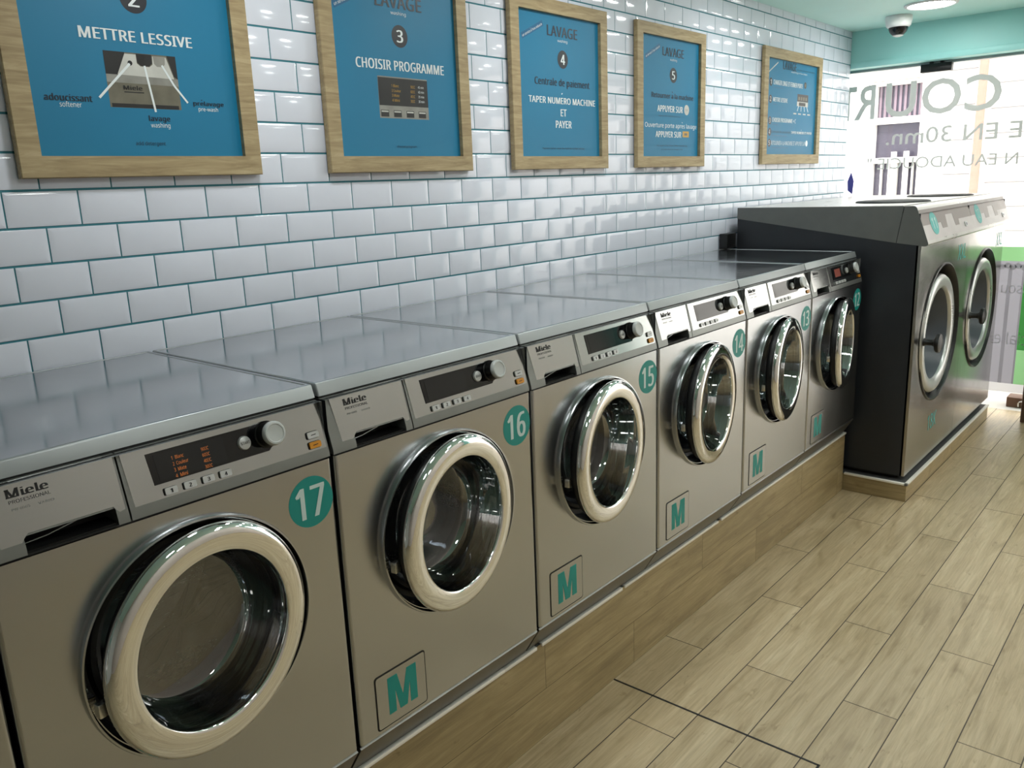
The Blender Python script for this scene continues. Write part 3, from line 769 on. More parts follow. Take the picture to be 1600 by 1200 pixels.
def washer_parts(root):
    def B(mb, name, mats, parent=root, smooth=35):
        return mb.build(name, mats, parent, WB, smooth)
    # carcass behind the front panel
    mb = MB()
    mb.box(0.004, 0.596, FY + 0.012, -0.03, 0.374, 1.1375, 0, skip=('-y',))
    mb.box(0.010, 0.590, -0.640, -0.035, 0.2985, 0.3745, 0)
    B(mb, 'cabinet', ['steel'])
    # front panel with a round opening and rounded side edges
    mb = MB()
    x0, x1, z0, z1, rr = 0.011, 0.589, 0.385, 1.0280, 0.2
    cxy = DC
    angs = sorted(set([2 * math.pi * k / 96 for k in range(96)] + [math.atan2(z - cxy[1], x - cxy[0]) % (2 * math.pi) for x in (x0, x1) for z in (z0, z1)]))
    ri = []
    ro = []
    for a in angs:
        ca, sa = math.cos(a), math.sin(a)
        ri.append((cxy[0] + rr * ca, FY, cxy[1] + rr * sa))
        t = min([(x1 - cxy[0]) / ca if ca > 1e-9 else 1e9, (x0 - cxy[0]) / ca if ca < -1e-9 else 1e9,
                 (z1 - cxy[1]) / sa if sa > 1e-9 else 1e9, (z0 - cxy[1]) / sa if sa < -1e-9 else 1e9])
        ro.append((cxy[0] + t * ca, FY, cxy[1] + t * sa))
    n = len(angs)
    mb.add(ri + ro, [(i, (i + 1) % n, n + (i + 1) % n, n + i) for i in range(n)])
    for s, xe in ((-1, x0), (1, x1)):
        pr = [(xe + s * 0.007 * math.sin(R(a)), FY + 0.007 * (1 - math.cos(R(a)))) for a in (0, 18, 36, 54, 72, 90)] + [(xe + s * 0.007, FY + 0.02)]
        vs = [(p[0], p[1], z) for p in pr for z in (z0, z1)]
        mb.add(vs, [(2 * i, 2 * i + 2, 2 * i + 3, 2 * i + 1) for i in range(len(pr) - 1)])
    mb.add([(x0 - .007, FY + .02, z1), (x1 + .007, FY + .02, z1), (x1, FY, z1), (x0, FY, z1)], [(0, 1, 2, 3)])
    mb.add([(x0 - .007, FY + .02, z0), (x1 + .007, FY + .02, z0), (x1, FY, z0), (x0, FY, z0)], [(3, 2, 1, 0)])
    bmt = bmesh.new()
    B(mb, 'front_panel', ['steel'])
    bmt.free()
    for q in ((-0.670, -0.60, 1.1375, 1.1435), (-0.6985, -0.64, 1.0255, 1.0345), (-0.6975, -0.66, 0.3780, 0.3870)):
        B(MB().box(0.006, 0.594, *q), 'gap_shade', ['rubber'])  # black strips painting in the shade of the gaps between panels
    # kick plate leaning back under the panel
    mb = MB()
    mb.prism([(-0.7035, 0.3765), (-0.700, 0.3800), (-0.66, 0.3800), (-0.640, 0.2985), (-0.6555, 0.2985)], 0.004, 0.596)
    B(mb, 'kick_plate', ['kick'])
    # lid
    bm = bmesh.new()
    bmesh.ops.create_cube(bm, size=1.0)
    for v in bm.verts:
        v.co = Vector((0.0035 + (v.co.x + 0.5) * 0.593, -0.674 + (v.co.y + 0.5) * 0.656, 1.1425 + (v.co.z + 0.5) * 0.025))
    for v in bm.verts:
        if v.co.y < -0.6 and v.co.z > 1.15:
            v.co.y = -0.666
    bmesh.ops.bevel(bm, geom=[e for e in bm.edges if max(v.co.z for v in e.verts) > 1.16 or (abs(e.verts[0].co.z - e.verts[1].co.z) > .01)], offset=0.0035, segments=3, affect='EDGES', profile=0.5)
    bm.faces.ensure_lookup_table()
    top = max(bm.faces, key=lambda f: f.calc_area() if f.normal.z > 0.9 else 0)
    r = bmesh.ops.inset_region(bm, faces=[top], thickness=0.006, depth=0.0)
    r = bmesh.ops.inset_region(bm, faces=[top], thickness=0.0025, depth=-0.0015)
    bm.normal_update()
    lm = MB().addbm(bm.copy())
    lm.mi = [0 if f.normal.z > 0.95 else 1 for f in bm.faces]
    bm.free()
    B(lm, 'lid', ['lid', 'lid_edge'], smooth=30)
    # fascia carrying the plates: prism behind, control side full, drawer side with a grip notch
    fp = [S(0, 1.0300)[1:], (FY - 0.0005, 1.030), S(0, 1.0400)[1:], S(0, 1.1385)[1:], (-0.60, 1.1385), (-0.60, 1.030)]
    fp = [(-0.7040, 1.0312), (-0.7030, 1.0400), S(0, 1.1378)[1:], (-0.62, 1.1378), (-0.62, 1.0312)]
    ctl = MB().prism(fp, 0.2135, 0.5955)
    cp = B(ctl, 'control_panel', ['grey_frame'])
    dr = MB()
    dr.prism(fp, 0.0045, 0.061)
    dr.prism(fp, 0.1925, 0.2105)
    hp = [S(0, 1.0575)[1:], S(0, 1.1385)[1:], (-0.62, 1.1385), (-0.62, 1.0575)]
    dr.prism(hp, 0.061, 0.1925)
    dr.box(0.061, 0.1925, -0.655, -0.62, 1.030, 1.0575, 1)
    dr.box(0.061, 0.1925, -0.7035, -0.655, 1.0295, 1.0315, 1)
    # curved finger grip deep in the notch
    dr.tube([(0.068, -0.668, 1.036), (0.10, -0.672, 1.040), (0.14, -0.672, 1.048), (0.165, -0.668, 1.0555)], 0.0018, 8, 2)
    dd = B(dr, 'detergent_drawer', ['grey_frame', 'dark', 'steel'])
    pts = [(0.022, 1.136), (0.207, 1.136), (0.207, 1.0520), (0.198, 1.0500), (0.194, 1.054), (0.190, 1.0605), (0.068, 1.0605), (0.062, 1.055), (0.058, 1.0495), (0.030, 1.0495)]
    B(MB().plate(pts, lambda u, v, o: S(u, v, o), 0.0016), 'drawer_plate', ['plate'], dd)
    mb = MB()
    Pm = lambda u, v, o: S(u, v, 0.0016 + o)
    mb.text('Miele', 0.053, 0.110, 1.1140, 1.1260, Pm, 0.0004, 'B', 0)
    for u0, u1, v in ((0.0525, 0.0665, 1.1140), (0.0735, 0.0810, 1.1140), (0.0955, 0.1005, 1.1140), (0.0525, 0.0580, 1.1248), (0.0660, 0.0705, 1.1248)):
        mb.plate([(u0, v), (u1, v), (u1, v + 0.0018), (u0, v + 0.0018)], lambda u, v, o: Pm(u, v, o), 0.0004, 0)
    mb.text('PROFESSIONAL', 0.0545, 0.1105, 1.1055, 1.1105, Pm, 0.0004, 'R', 0)
    mb.text('PW 6065', 0.056, 0.080, 1.0955, 1.0990, Pm, 0.0004, 'R', 1)
    mb.text('VARIO', 0.091, 0.113, 1.0950, 1.0985, Pm, 0.0004, 'R', 1)
    B(mb, 'logo', ['ink', 'faint'], dd)
    B(MB().plate([(0.218, 1.136), (0.592, 1.136), (0.592, 1.0495), (0.222, 1.0495)], lambda u, v, o: S(u, v, o), 0.0016), 'control_plate', ['plate'], cp)
    # program knob with its black collar, start button, keys and lamps
    ax = Vector(S(0, 1.1, 1)) - Vector(S(0, 1.1, 0))
    e2 = Vector(S(0, 1.2)) - Vector(S(0, 1.1))
    e2.normalize()

    def turned(prof, u, z, seg=32):
        m = MB()
        base = Vector(S(u, z, 0.0016))
        n = len(prof)
        vs = []
        for k in range(seg):
            a = 2 * math.pi * k / seg
            for r_, d in prof:
                vs.append(base + Vector((1, 0, 0)) * r_ * math.cos(a) + e2 * r_ * math.sin(a) + ax * d)
        m.add(vs, [(k * n + i, k * n + i + 1, ((k + 1) % seg) * n + i + 1, ((k + 1) % seg) * n + i) for k in range(seg) for i in range(n - 1)])
        return m
    kb = turned([(0.0245, 0), (0.0245, 0.004), (0.0225, 0.006), (0.0215, 0.024)], 0.474, 1.1025)
    nb = len(kb.f)
    t2 = turned([(0.0215, 0.024), (0.0222, 0.026), (0.0215, 0.031), (0.0195, 0.0335), (0.0165, 0.0338), (0.0155, 0.0326), (0.008, 0.0322), (0.0, 0.0320)], 0.474, 1.1025)
    kb.add(t2.v, t2.f, 1)
    B(kb, 'program_knob', ['black', 'knob'], cp)
    st = turned([(0.0125, 0), (0.0125, 0.003), (0.0112, 0.0055), (0.006, 0.0065), (0.0, 0.0068)], 0.428, 1.0985)
    st.text('START', 0.4195, 0.4365, 1.0960, 1.1010, lambda u, v, o: S(u, v, 0.0016 + 0.0070 + o), 0.0002, 'R', 1)
    B(st, 'start_button', ['button', 'ink'], cp)
    for i, u in enumerate((0.282, 0.315, 0.348, 0.380)):
        k = MB()
        k.plate(rrect(u - 0.0115, u + 0.0115, 1.0525, 1.0645, 0.002, 2), lambda a, b, o: S(a, b, 0.0012 + o), 0.0012, 1)
        k.plate(rrect(u - 0.0100, u + 0.0112, 1.0530, 1.0640, 0.002, 2), lambda a, b, o: S(a, b, 0.0016 + o), 0.0045, 0)
        k.text(str(i + 1), u - 0.0022, u + 0.0028, 1.0553, 1.0615, lambda a, b, o: S(a, b, 0.0061 + o), 0.0002, 'B', 2)
        B(k, 'key', ['button', 'black', 'ink'], cp)
    for z, m in ((1.0785, 'button'), (1.0600, 'orange')):
        k = MB()
        k.plate(rrect(0.5525, 0.5800, z - 0.0068, z + 0.0068, 0.003, 3), lambda a, b, o: S(a, b, 0.0010 + o), 0.0014, 1)
        k.plate(rrect(0.5545, 0.5800, z - 0.0058, z + 0.0058, 0.003, 3), lambda a, b, o: S(a, b, 0.0016 + o), 0.0040, 0)
        k.plate([(0.562, z - 0.001), (0.573, z - 0.0005), (0.573, z + 0.001), (0.562, z + 0.0005)], lambda a, b, o: S(a, b, 0.0056 + o), 0.0002, 1)
        B(k, 'indicator_key', [m, 'black'], cp)
    # service flap with the letter M
    mb = MB()
    mb.plate(rrect(0.0508, 0.1972, 0.3923, 0.5217, 0.0075), lambda a, b, o: F(a, b, o), 0.0005, 1)
    mb.plate(rrect(0.0540, 0.1940, 0.3955, 0.5185, 0.006), lambda a, b, o: F(a, b, o), 0.0016, 0)
    fl = B(mb, 'service_flap', ['steel', 'dark'])
    mb = MB()
    w, a0, a1, b0, b1 = 0.0235, 0.085, 0.1675, 0.418, 0.505
    cxm = (a0 + a1) / 2
    P = lambda a, b, o: F(a, b, 0.0016 + o)
    k1, k2, k3 = w * 0.86, w * 1.16, w * 0.44
    mb.plate([(a0, b0), (a0, b1), (a0 + k2, b1), (cxm, b0 + 0.030), (a1 - k2, b1), (a1, b1), (a1, b0), (a1 - k1, b0), (a1 - k1, b1 - 0.034), (cxm + k3, b0), (cxm - k3, b0), (a0 + k1, b1 - 0.034), (a0 + k1, b0)], P, 0.0004)
    B(mb, 'letter', ['sticker'], fl)
    # round bezel, recess and gasket, drum
    c = (DC[0], 0, DC[1])
    mb = MB()
    mb.lathe([(0.2095, FY), (0.2095, FY - 0.006), (0.2080, FY - 0.0095), (0.2050, FY - 0.0100)], c, 96, 0)
    mb.lathe([(0.2050, FY - 0.0100), (0.2030, FY - 0.006), (0.1990, FY + 0.012), (0.1930, FY + 0.040)], c, 96, 1)
    # strike plate with two screws on the latch side
    B(mb, 'door_bezel', ['steel', 'dark_chrome'])
    mb = MB()
    mb.lathe([(0.1935, FY + 0.039), (0.190, FY + 0.052), (0.178, FY + 0.054), (0.172, FY + 0.047), (0.163, FY + 0.047), (0.158, FY + 0.058), (0.150, FY + 0.062), (0.149, FY + 0.12)], c, 96, 0)
    B(mb, 'door_gasket', ['rubber'])
    mb = MB()
    mb.lathe([(0.152, FY + 0.115), (0.245, FY + 0.125), (0.250, FY + 0.14), (0.250, FY + 0.44), (0.235, FY + 0.46), (0.12, FY + 0.475), (0.0, FY + 0.47)], c, 64, 0)
    for k in range(3):
        a = 2 * math.pi * k / 3 + 0.5
        ca, sa = math.cos(a), math.sin(a)
        q = [(0.249, -0.04), (0.249, 0.04), (0.185, 0.0)]
        vs = []
        for y in (FY + 0.15, FY + 0.43):
            for r_, w_ in q:
                vs.append((c[0] + r_ * ca - w_ * sa, y, c[2] + r_ * sa + w_ * ca))
        mb.add(vs, [(0, 1, 2), (5, 4, 3), (0, 3, 4, 1), (1, 4, 5, 2), (2, 5, 3, 0)])
    B(mb, 'drum', ['drum'])
    mb = MB()
    for a in (183, 197):
        p = (c[0] + 0.1995 * math.cos(R(a)), FY + 0.010, c[2] + 0.1995 * math.sin(R(a)))
        mb.tube([p, (p[0] + 0.003, p[1], p[2])], 0.0035, 10)
    cz = c[2] - 0.034
    for q in ((-0.014, -0.011, -0.002, 0.022), (0.011, 0.014, -0.002, 0.022), (-0.014, 0.014, -0.002, 0.001), (-0.014, 0.014, 0.019, 0.022)):
        mb.box(c[0] - 0.2005, c[0] - 0.1905, FY + q[2], FY + q[3], cz + q[0], cz + q[1])
    B(mb, 'strike_plate', ['alu'])


def door_parts(root, ang):
    """the chrome porthole door, standing ajar on its right-hand hinge"""
    d = MB()
    c = (DC[0], -0.7215, DC[1] + 0.003)
    d.lathe([(0.1500, 0.012), (0.1503, 0.004), (0.1512, 0.0012), (0.1530, 0.0000), (0.1580, -0.0012), (0.1700, -0.0022), (0.1800, -0.0020), (0.1850, -0.0012), (0.1900, 0.0004), (0.1940, 0.0030), (0.1972, 0.0072), (0.1990, 0.0125),
             (0.1985, 0.0165), (0.1950, 0.0205), (0.1870, 0.0240), (0.1700, 0.0300), (0.1520, 0.0320), (0.1490, 0.0280)], c, 128, 0, closed=True)
    org = Vector((HX, HY, 0))
    do = d.build('door', ['chrome'], root, org, 50)
    do.location = org - Vector((WB.x, WB.y, WB.z))
    do.rotation_euler = (0, 0, R(ang))
    g = MB()
    g.lathe([(0.1495, 0.006), (0.1465, 0.016), (0.1440, 0.030), (0.1425, 0.034), (0.1400, 0.050), (0.1385, 0.054), (0.1360, 0.075), (0.1320, 0.090), (0.1250, 0.098)], c, 96, 1)
    g.lathe([(0.1250, 0.098), (0.1180, 0.101), (0.0700, 0.107), (0.0, 0.109)], c, 96, 0)
    g.build('door_glass', ['glassbowl', 'glassrim'], do, org, 50)
    k = MB()
    k.lathe([(0.1875, 0.0238), (0.1872, 0.0300), (0.1860, 0.0400), (0.1800, 0.0460), (0.1700, 0.0480), (0.1530, 0.0440), (0.1480, 0.0310)], c, 96)
    k.build('door_backing', ['black'], do, org, 50)
    h = MB()
    h.bbox(HX - 0.012, HX + 0.006, HY + 0.018, HY + 0.034, c[2] - 0.05, c[2] + 0.05, 0.003)
    h.build('hinge', ['black'], do, org)
    l = MB()
    l.bbox(DC[0] - 0.198, DC[0] - 0.182, HY + 0.038, HY + 0.052, c[2] - 0.046, c[2] - 0.022, 0.002)
    l.build('latch', ['alu'], do, org)
    return do


def front_details(root, num, kind):
    st = MB().plate(disc_pts(0.5425, 0.956, 0.0495, 48), F, 0.0006).build('number_sticker', ['sticker'], root, WB)
    tx = MB()
    tx.text(num, 0.5080, 0.5740, 0.925, 0.987, F, 0.0009, 'B')
    tx.build('numeral', ['numeral'], st, WB)
    cp = [o for o in root.children if o.name.split('.')[0] == 'control_panel'][0]
    Pd = lambda u, v, o: S(u, v, 0.0016 + o)
    d = MB()
    d.plate([(0.2565, 1.1235), (0.478, 1.1235), (0.481, 1.0800), (0.473, 1.0735), (0.2600, 1.0725)], lambda u, v, o: Pd(u, v, o), 0.0010, 0)
    d.plate([(0.268, 1.1190), (0.3915, 1.1190), (0.3925, 1.0775), (0.270, 1.0770)], lambda u, v, o: Pd(u, v, 0.0010 + o), 0.0003, 1)
    if kind == 'menu':
        for i, (t1, t2) in enumerate((('1  Blanc', '90°C'), ('2  Couleur', '60°C'), ('3  Mixte', '40°C'), ('4  Mini', '30°C'))):
            z = 1.1105 - 0.0098 * i
            d.text(t1, 0.2965, 0.3175 + (0.006 if i == 1 else 0), z - 0.006, z, lambda u, v, o: Pd(u, v, 0.0013 + o), 0.0002, 'R', 2)
            d.text(t2, 0.3490, 0.3625, z - 0.0055, z, lambda u, v, o: Pd(u, v, 0.0013 + o), 0.0002, 'R', 2)
    if kind == 'red':
        d.plate([(0.285, 1.1150), (0.350, 1.1150), (0.351, 1.0820), (0.286, 1.0820)], lambda u, v, o: Pd(u, v, 0.0013 + o), 0.0002, 2)
    d.build('display', ['gloss_black', 'screen', 'redglow' if kind == 'red' else 'amber'], cp, WB)


def copy_tree(src, parent=None):
    c = src.copy()
    col.objects.link(c)
    if parent is not None:
        c.parent = parent
    for ch in src.children:
        copy_tree(ch, c)
    return c


GW = 'front-loading washers in the row'
washer_info = [
    ('18', -1.2, 8.3, '', 'steel washing machine cut off at the bottom left corner, beside number 17'),
    ('17', -0.6, 8.3, 'menu', 'steel washing machine with teal number 17 sticker and lit program menu, largest in view'),
    ('16', 0.0, 8.4, '', 'steel washing machine with teal number 16 sticker, right beside number 17'),
    ('15', 0.6, 8.0, '', 'steel washing machine with teal number 15 sticker, between numbers 16 and 14'),
    ('14', 1.2, 8.5, '', 'steel washing machine with teal number 14 sticker, between numbers 15 and 13'),
    ('13', 1.8, 7.8, '', 'steel washing machine with teal number 13 sticker, second from the dark tall washer'),
    ('12', 2.4, 10.2, 'red', 'steel washing machine with number 12 sticker and red display, against dark tall washer'),
]
proto = None
for num, x0, ang, kind, lab in washer_info:
    if proto is None:
        root = thing('washing_machine', lab, 'washing machine', (x0 + WB.x, WB.y, WB.z), GW)
        washer_parts(root)
        proto = root
        proto_kids = list(root.children)
    else:
        root = proto.copy()
        col.objects.link(root)
        root.location = (x0 + WB.x, WB.y, WB.z)
        root['label'] = lab
        for k in proto_kids:
            if k.name.split('.')[0] in ('door', 'number_sticker'):
                continue
            kc = k.copy()
            col.objects.link(kc)
            kc.parent = root
            for g in k.children:
                if g.name.split('.')[0] == 'display':
                    continue
                gc = g.copy()
                col.objects.link(gc)
                gc.parent = kc
    door_parts(root, ang)
    front_details(root, num, kind)

# ------------------------------------------------------------------ the two tall washers by the window
BX, BWD, BF = 3.063, 0.8755, -0.928
BB = Vector((BWD / 2, -0.49, ZP + 0.0035))


def C(u, z, off=0.0):              # sloping console
    return (u, -0.896 - (1.362 - z) * 0.3653 - off * 0.94, z + off * 0.34)


def big_washer(x0, num, label):
    root = thing('industrial_washer', label, 'washing machine', (x0 + BB.x, BB.y, BB.z), 'tall washers by the window')

    def B(mb, name, mats, parent=root, smooth=35):
        return mb.build(name, mats, parent, BB, smooth)
    mb = MB()
    mb.box(0.001, BWD - 0.001, BF + 0.012, -0.055, 0.112, 1.33, 0, skip=('-y',))
    mb.box(0.03, BWD - 0.03, BF + 0.04, -0.1, ZP + 0.0035, 0.112, 1)
    B(mb, 'cabinet', ['anthracite', 'black'])
    cc = (0.432, 0.738)
    x_0, x_1, z0, z1, rr = 0.001, BWD - 0.001, 0.112, 1.195, 0.335
    angs = sorted(set([2 * math.pi * k / 96 for k in range(96)] + [math.atan2(z - cc[1], x - cc[0]) % (2 * math.pi) for x in (x_0, x_1) for z in (z0, z1)]))
    ri, ro = [], []
    for a in angs:
        ca, sa = math.cos(a), math.sin(a)
        ri.append((cc[0] + rr * ca, BF, cc[1] + rr * sa))
        t = min([(x_1 - cc[0]) / ca if ca > 1e-9 else 1e9, (x_0 - cc[0]) / ca if ca < -1e-9 else 1e9, (z1 - cc[1]) / sa if sa > 1e-9 else 1e9, (z0 - cc[1]) / sa if sa < -1e-9 else 1e9])
        ro.append((cc[0] + t * ca, BF, cc[1] + t * sa))
    n = len(angs)
    mb = MB()
    mb.add(ri + ro, [(i, (i + 1) % n, n + (i + 1) % n, n + i) for i in range(n)])
    for xa, xb in ((x_0, x_0), (x_1, x_1)):
        mb.add([(xa, BF, z0), (xa, BF + .02, z0), (xa, BF + .02, z1), (xa, BF, z1)], [(0, 1, 2, 3)])
    mb.add([(x_0, BF, z0), (x_1, BF, z0), (x_1, BF + .02, z0), (x_0, BF + .02, z0)], [(0, 1, 2, 3)])
    B(mb, 'front_panel', ['steel_dark'])
    c = (cc[0], BF, cc[1])
    mb = MB()
    mb.lathe([(0.340, 0.0), (0.340, -0.006), (0.334, -0.008), (0.328, -0.002), (0.320, 0.035), (0.312, 0.070), (0.215, 0.075), (0.205, 0.30), (0.0, 0.30)], c, 96)
    B(mb, 'door_recess', ['rubber'])
    # door: broad satin ring, smoked bowl, knob on the left; sits in the recess a little proud of the panel
    d = MB()
    dc = (0.372, BF - 0.012, 0.738)
    d.lathe([(0.222, 0.030), (0.222, 0.016), (0.226, 0.004), (0.236, 0.000), (0.262, -0.004), (0.280, 0.000), (0.287, 0.009)], dc, 96)
    d.lathe([(0.287, 0.009), (0.290, 0.012), (0.292, 0.020), (0.292, 0.052), (0.270, 0.060), (0.224, 0.060)], dc, 96, 1)
    do = B(d, 'door', ['ringgrey', 'rubber'], smooth=50)
    g = MB().lathe([(0.224, 0.012), (0.216, 0.03), (0.196, 0.10), (0.180, 0.13), (0.0, 0.145)], dc, 96)
    B(g, 'door_bowl', ['bowlgrey'], do, 50)
    k = MB()
    kx = dc[0] - 0.262
    k.lathe([(0.020, 0.0), (0.014, -0.012), (0.013, -0.035), (0.020, -0.046), (0.040, -0.052), (0.045, -0.060), (0.042, -0.070), (0.025, -0.076), (0.0, -0.078)], (kx, dc[1] - 0.002, dc[2] + 0.004), 32)
    B(k, 'door_knob', ['black'], do, 50)
    # top cover and sloping console of the hood
    mb = MB()
    mb.prism([(-0.054, 1.312), (-0.054, 1.366), (-0.844, 1.363), (-0.820, 1.202)], 0.0, BWD, 0)
    hd = B(mb, 'top_cover', ['hood_side'])
    mb = MB()
    mb.plate([(0.001, -0.056), (BWD - 0.001, -0.056), (BWD - 0.001, -0.842), (0.001, -0.842)], lambda a, b, o: (a, b, 1.3635 + o), 0.003)
    B(mb, 'top_sheet', ['hood_top'], hd)
    mb = MB()
    mb.lathe([(0.0, 0.008), (0.165, 0.008), (0.172, 0.004), (0.172, 0.0)], (0.46, -0.66, 1.3665), 48, axis='z')
    B(mb, 'round_cover', ['dark'], hd)
    prof = [(-0.823, 1.2015), (-0.847, 1.363), (-0.883, 1.3645), (-0.892, 1.362), (-0.899, 1.355), (-0.954, 1.206), (-0.956, 1.198), (-0.952, 1.191), (-0.944, 1.188)]
    mb = MB()
    mb.prism(prof, 0.0, BWD, 0, caps=False)
    n = len(prof)
    mb.add([(0.0, y, z) for y, z in prof], [tuple(range(n))[::-1]], 1)
    mb.add([(BWD, y, z) for y, z in prof], [tuple(range(n))], 1)
    co = B(mb, 'console', ['hood_top', 'hood_side'])
    mb = MB()
    Pc = lambda a, b, o: C(a, b, o)
    mb.plate([(0.004, 1.345), (BWD - .004, 1.345), (BWD - .004, 1.212), (0.004, 1.212)], Pc, 0.0010, 0)
    tp = [(0.004, 1.277), (0.296, 1.277), (0.300, 1.250), (0.385, 1.250), (0.400, 1.307), (0.525, 1.307), (0.535, 1.249), (0.606, 1.249), (0.614, 1.276), (BWD - .004, 1.276), (BWD - .004, 1.345), (0.004, 1.345)]
    mb.plate(tp, lambda a, b, o: C(a, b, 0.0010 + o), 0.0006, 1)
    B(mb, 'console_panel', ['console', 'taupe'], co)
    mb = MB()
    mb.plate(rrect(0.700, 0.745, 1.232, 1.256, 0.004), lambda a, b, o: C(a, b, 0.0016 + o), 0.004, 0)
    mb.plate(rrect(0.712, 0.733, 1.238, 1.250, 0.004), lambda a, b, o: C(a, b, 0.0056 + o), 0.001, 1)
    B(mb, 'console_switch', ['button', 'lav2'], co)
    mb = MB()
    uc = 0.180 if num == '11' else 0.152
    mb.plate(disc_pts(uc, 1.279, 0.058, 40, 0.050), lambda a, b, o: C(a, b, 0.0016 + o), 0.0006, 0)
    mb.text(num, uc - 0.030, uc + 0.030, 1.254, 1.304, lambda a, b, o: C(a, b, 0.0022 + o), 0.0006, 'R', 1)
    B(mb, 'number_sticker', ['sticker_pale', 'numeral'], co)
    mb = MB()
    P = lambda a, b, o: (a, BF - o, b)
    mb.text('XXL', 0.675, 0.838, 1.066, 1.142, P, 0.0008, 'R', 0)
    if num == '11':
        mb.text('18K', 0.350, 0.505, 0.245, 0.325, P, 0.0008, 'R', 0)
    B(mb, 'lettering', ['sticker_pale'])
    return root


big_washer(BX, '11', 'tall washer with number 11 disc and large dark side panel facing the small machines')
big_washer(BX + BWD, '10', 'tall washer with number 10 disc on its console, closest to the shop window')

tag(MB().bbox(2.965, 3.061, -0.050, -0.0060, 1.1705, 1.243, 0.003).build('cable_trunking', 'black'), 'black boxed trunking on the tiled wall behind the number 12 machine', 'trunking')


# ------------------------------------------------------------------ framed instruction posters
Pw = lambda a, b, o: (a, -0.0125 - o, b)


def poster(x0, x1, z0, z1, label, draw, bw=0.046):
    root = thing('framed_poster', label, 'poster', ((x0 + x1) / 2, -0.008, z0), 'framed laundry instruction posters')
    og = Vector(root.location)
    mb = MB()
    yb, yf = -0.008, -0.026
    o = [(x0, z0), (x1, z0), (x1, z1), (x0, z1)]
    i = [(x0 + bw, z0 + bw), (x1 - bw, z0 + bw), (x1 - bw, z1 - bw), (x0 + bw, z1 - bw)]
    e = 0.002
    of = [(x0 + e, z0 + e), (x1 - e, z0 + e), (x1 - e, z1 - e), (x0 + e, z1 - e)]
    for k in range(4):
        j = (k + 1) % 4
        q = lambda p, y: (p[0], y, p[1])
        mb.add([q(o[k], yb), q(o[j], yb), q(o[j], yf + e), q(o[k], yf + e)], [(0, 1, 2, 3)])
        mb.add([q(o[k], yf + e), q(o[j], yf + e), q(of[j], yf), q(of[k], yf)], [(0, 1, 2, 3)])
        mb.add([q(of[k], yf), q(of[j], yf), q(i[j], yf), q(i[k], yf)], [(0, 1, 2, 3)])
        mb.add([q(i[k], yf), q(i[j], yf), q(i[j], -0.010), q(i[k], -0.010)], [(0, 1, 2, 3)])
    mb.build('wooden_frame', ['oak'], root, og, None)
    mb = MB().box(x0 + bw - .004, x1 - bw + .004, -0.0125, -0.0085, z0 + bw - .004, z1 - bw + .004)
    sh = mb.build('sheet', ['blue'], root, og)
    parts = []
    draw(parts)
    for k, m in parts:
        if m.f:
            m.build(k, ['pwhite', 'pdark', 'pcircle', 'pblue2', 'pgrey', 'psilver', 'pblack', 'pbrown', 'pyellow'], sh, og, None)
    return root


WH, DK, CI, DB, GR, SI, BK, BR, YE = range(9)


def new(mb, name):
    mb.append((name, MB()))
    return mb[-1][1]


def pic(mb):
    for k, m in reversed(mb):
        if k not in ('lettering', 'number_disc'):
            return m
    return new(mb, 'picture')


def tx(mb, s, x0, x1, z0, z1, m=WH, b=0.0, off=0.0006):
    mb.append(('lettering', MB()))
    mb[-1][1].text(s, x0, x1, z0, z1, Pw, off, 'B' if b > 0.02 or (b > 0 and m == DK) else 'R', m)


def rect(mb, x0, x1, z0, z1, m, off=0.0003):
    pic(mb).add([Pw(x0, z0, off), Pw(x1, z0, off), Pw(x1, z1, off), Pw(x0, z1, off)], [(0, 1, 2, 3)], m)


def poly(mb, pts, m, off=0.0003):
    (new(mb, 'number_disc') if m == CI else pic(mb)).add([Pw(a, b, off) for a, b in pts], [tuple(range(len(pts)))], m)


def line(mb, a, b, w, m, off=0.0008):
    d = Vector((b[0] - a[0], b[1] - a[1])).normalized()
    n = Vector((-d.y, d.x)) * w / 2
    poly(mb, [(a[0] + n.x, a[1] + n.y), (b[0] + n.x, b[1] + n.y), (b[0] - n.x, b[1] - n.y), (a[0] - n.x, a[1] - n.y)], m, off)


def head(mb, dx, num, cx):
    tx(mb, 'LAVAGE', dx, dx + 0.184, 2.038, 2.074, DK, 0.012)
    tx(mb, 'washing', cx - 0.030, cx + 0.030, 2.018, 2.031, WH)
    poly(mb, disc_pts(cx, 1.9625, 0.0315, 36), CI)
    tx(mb, num, cx - 0.013, cx + 0.013, 1.945, 1.980, WH, 0.03)


def ribbon(mb, x):
    new(mb, 'ribbon')
    line(mb, (x, 2.022), (x + 0.120, 2.076), 0.020, DB, 0.0003)
    n = 0.0
    vs, fs = text_geo("un service à l'eau adoucie", 'R')
    d = Vector((0.120, 0.054))
    pn = Vector((-d.y, d.x)).normalized()
    mb.append(('lettering', MB()))
    mb[-1][1].add([Pw(x + 0.004 + (d.x * 0.92) * a + pn.x * (b - 0.5) * 0.012, 2.025 + d.y * 0.92 * a + pn.y * (b - 0.5) * 0.012, 0.0006) for a, b in vs], fs, WH)


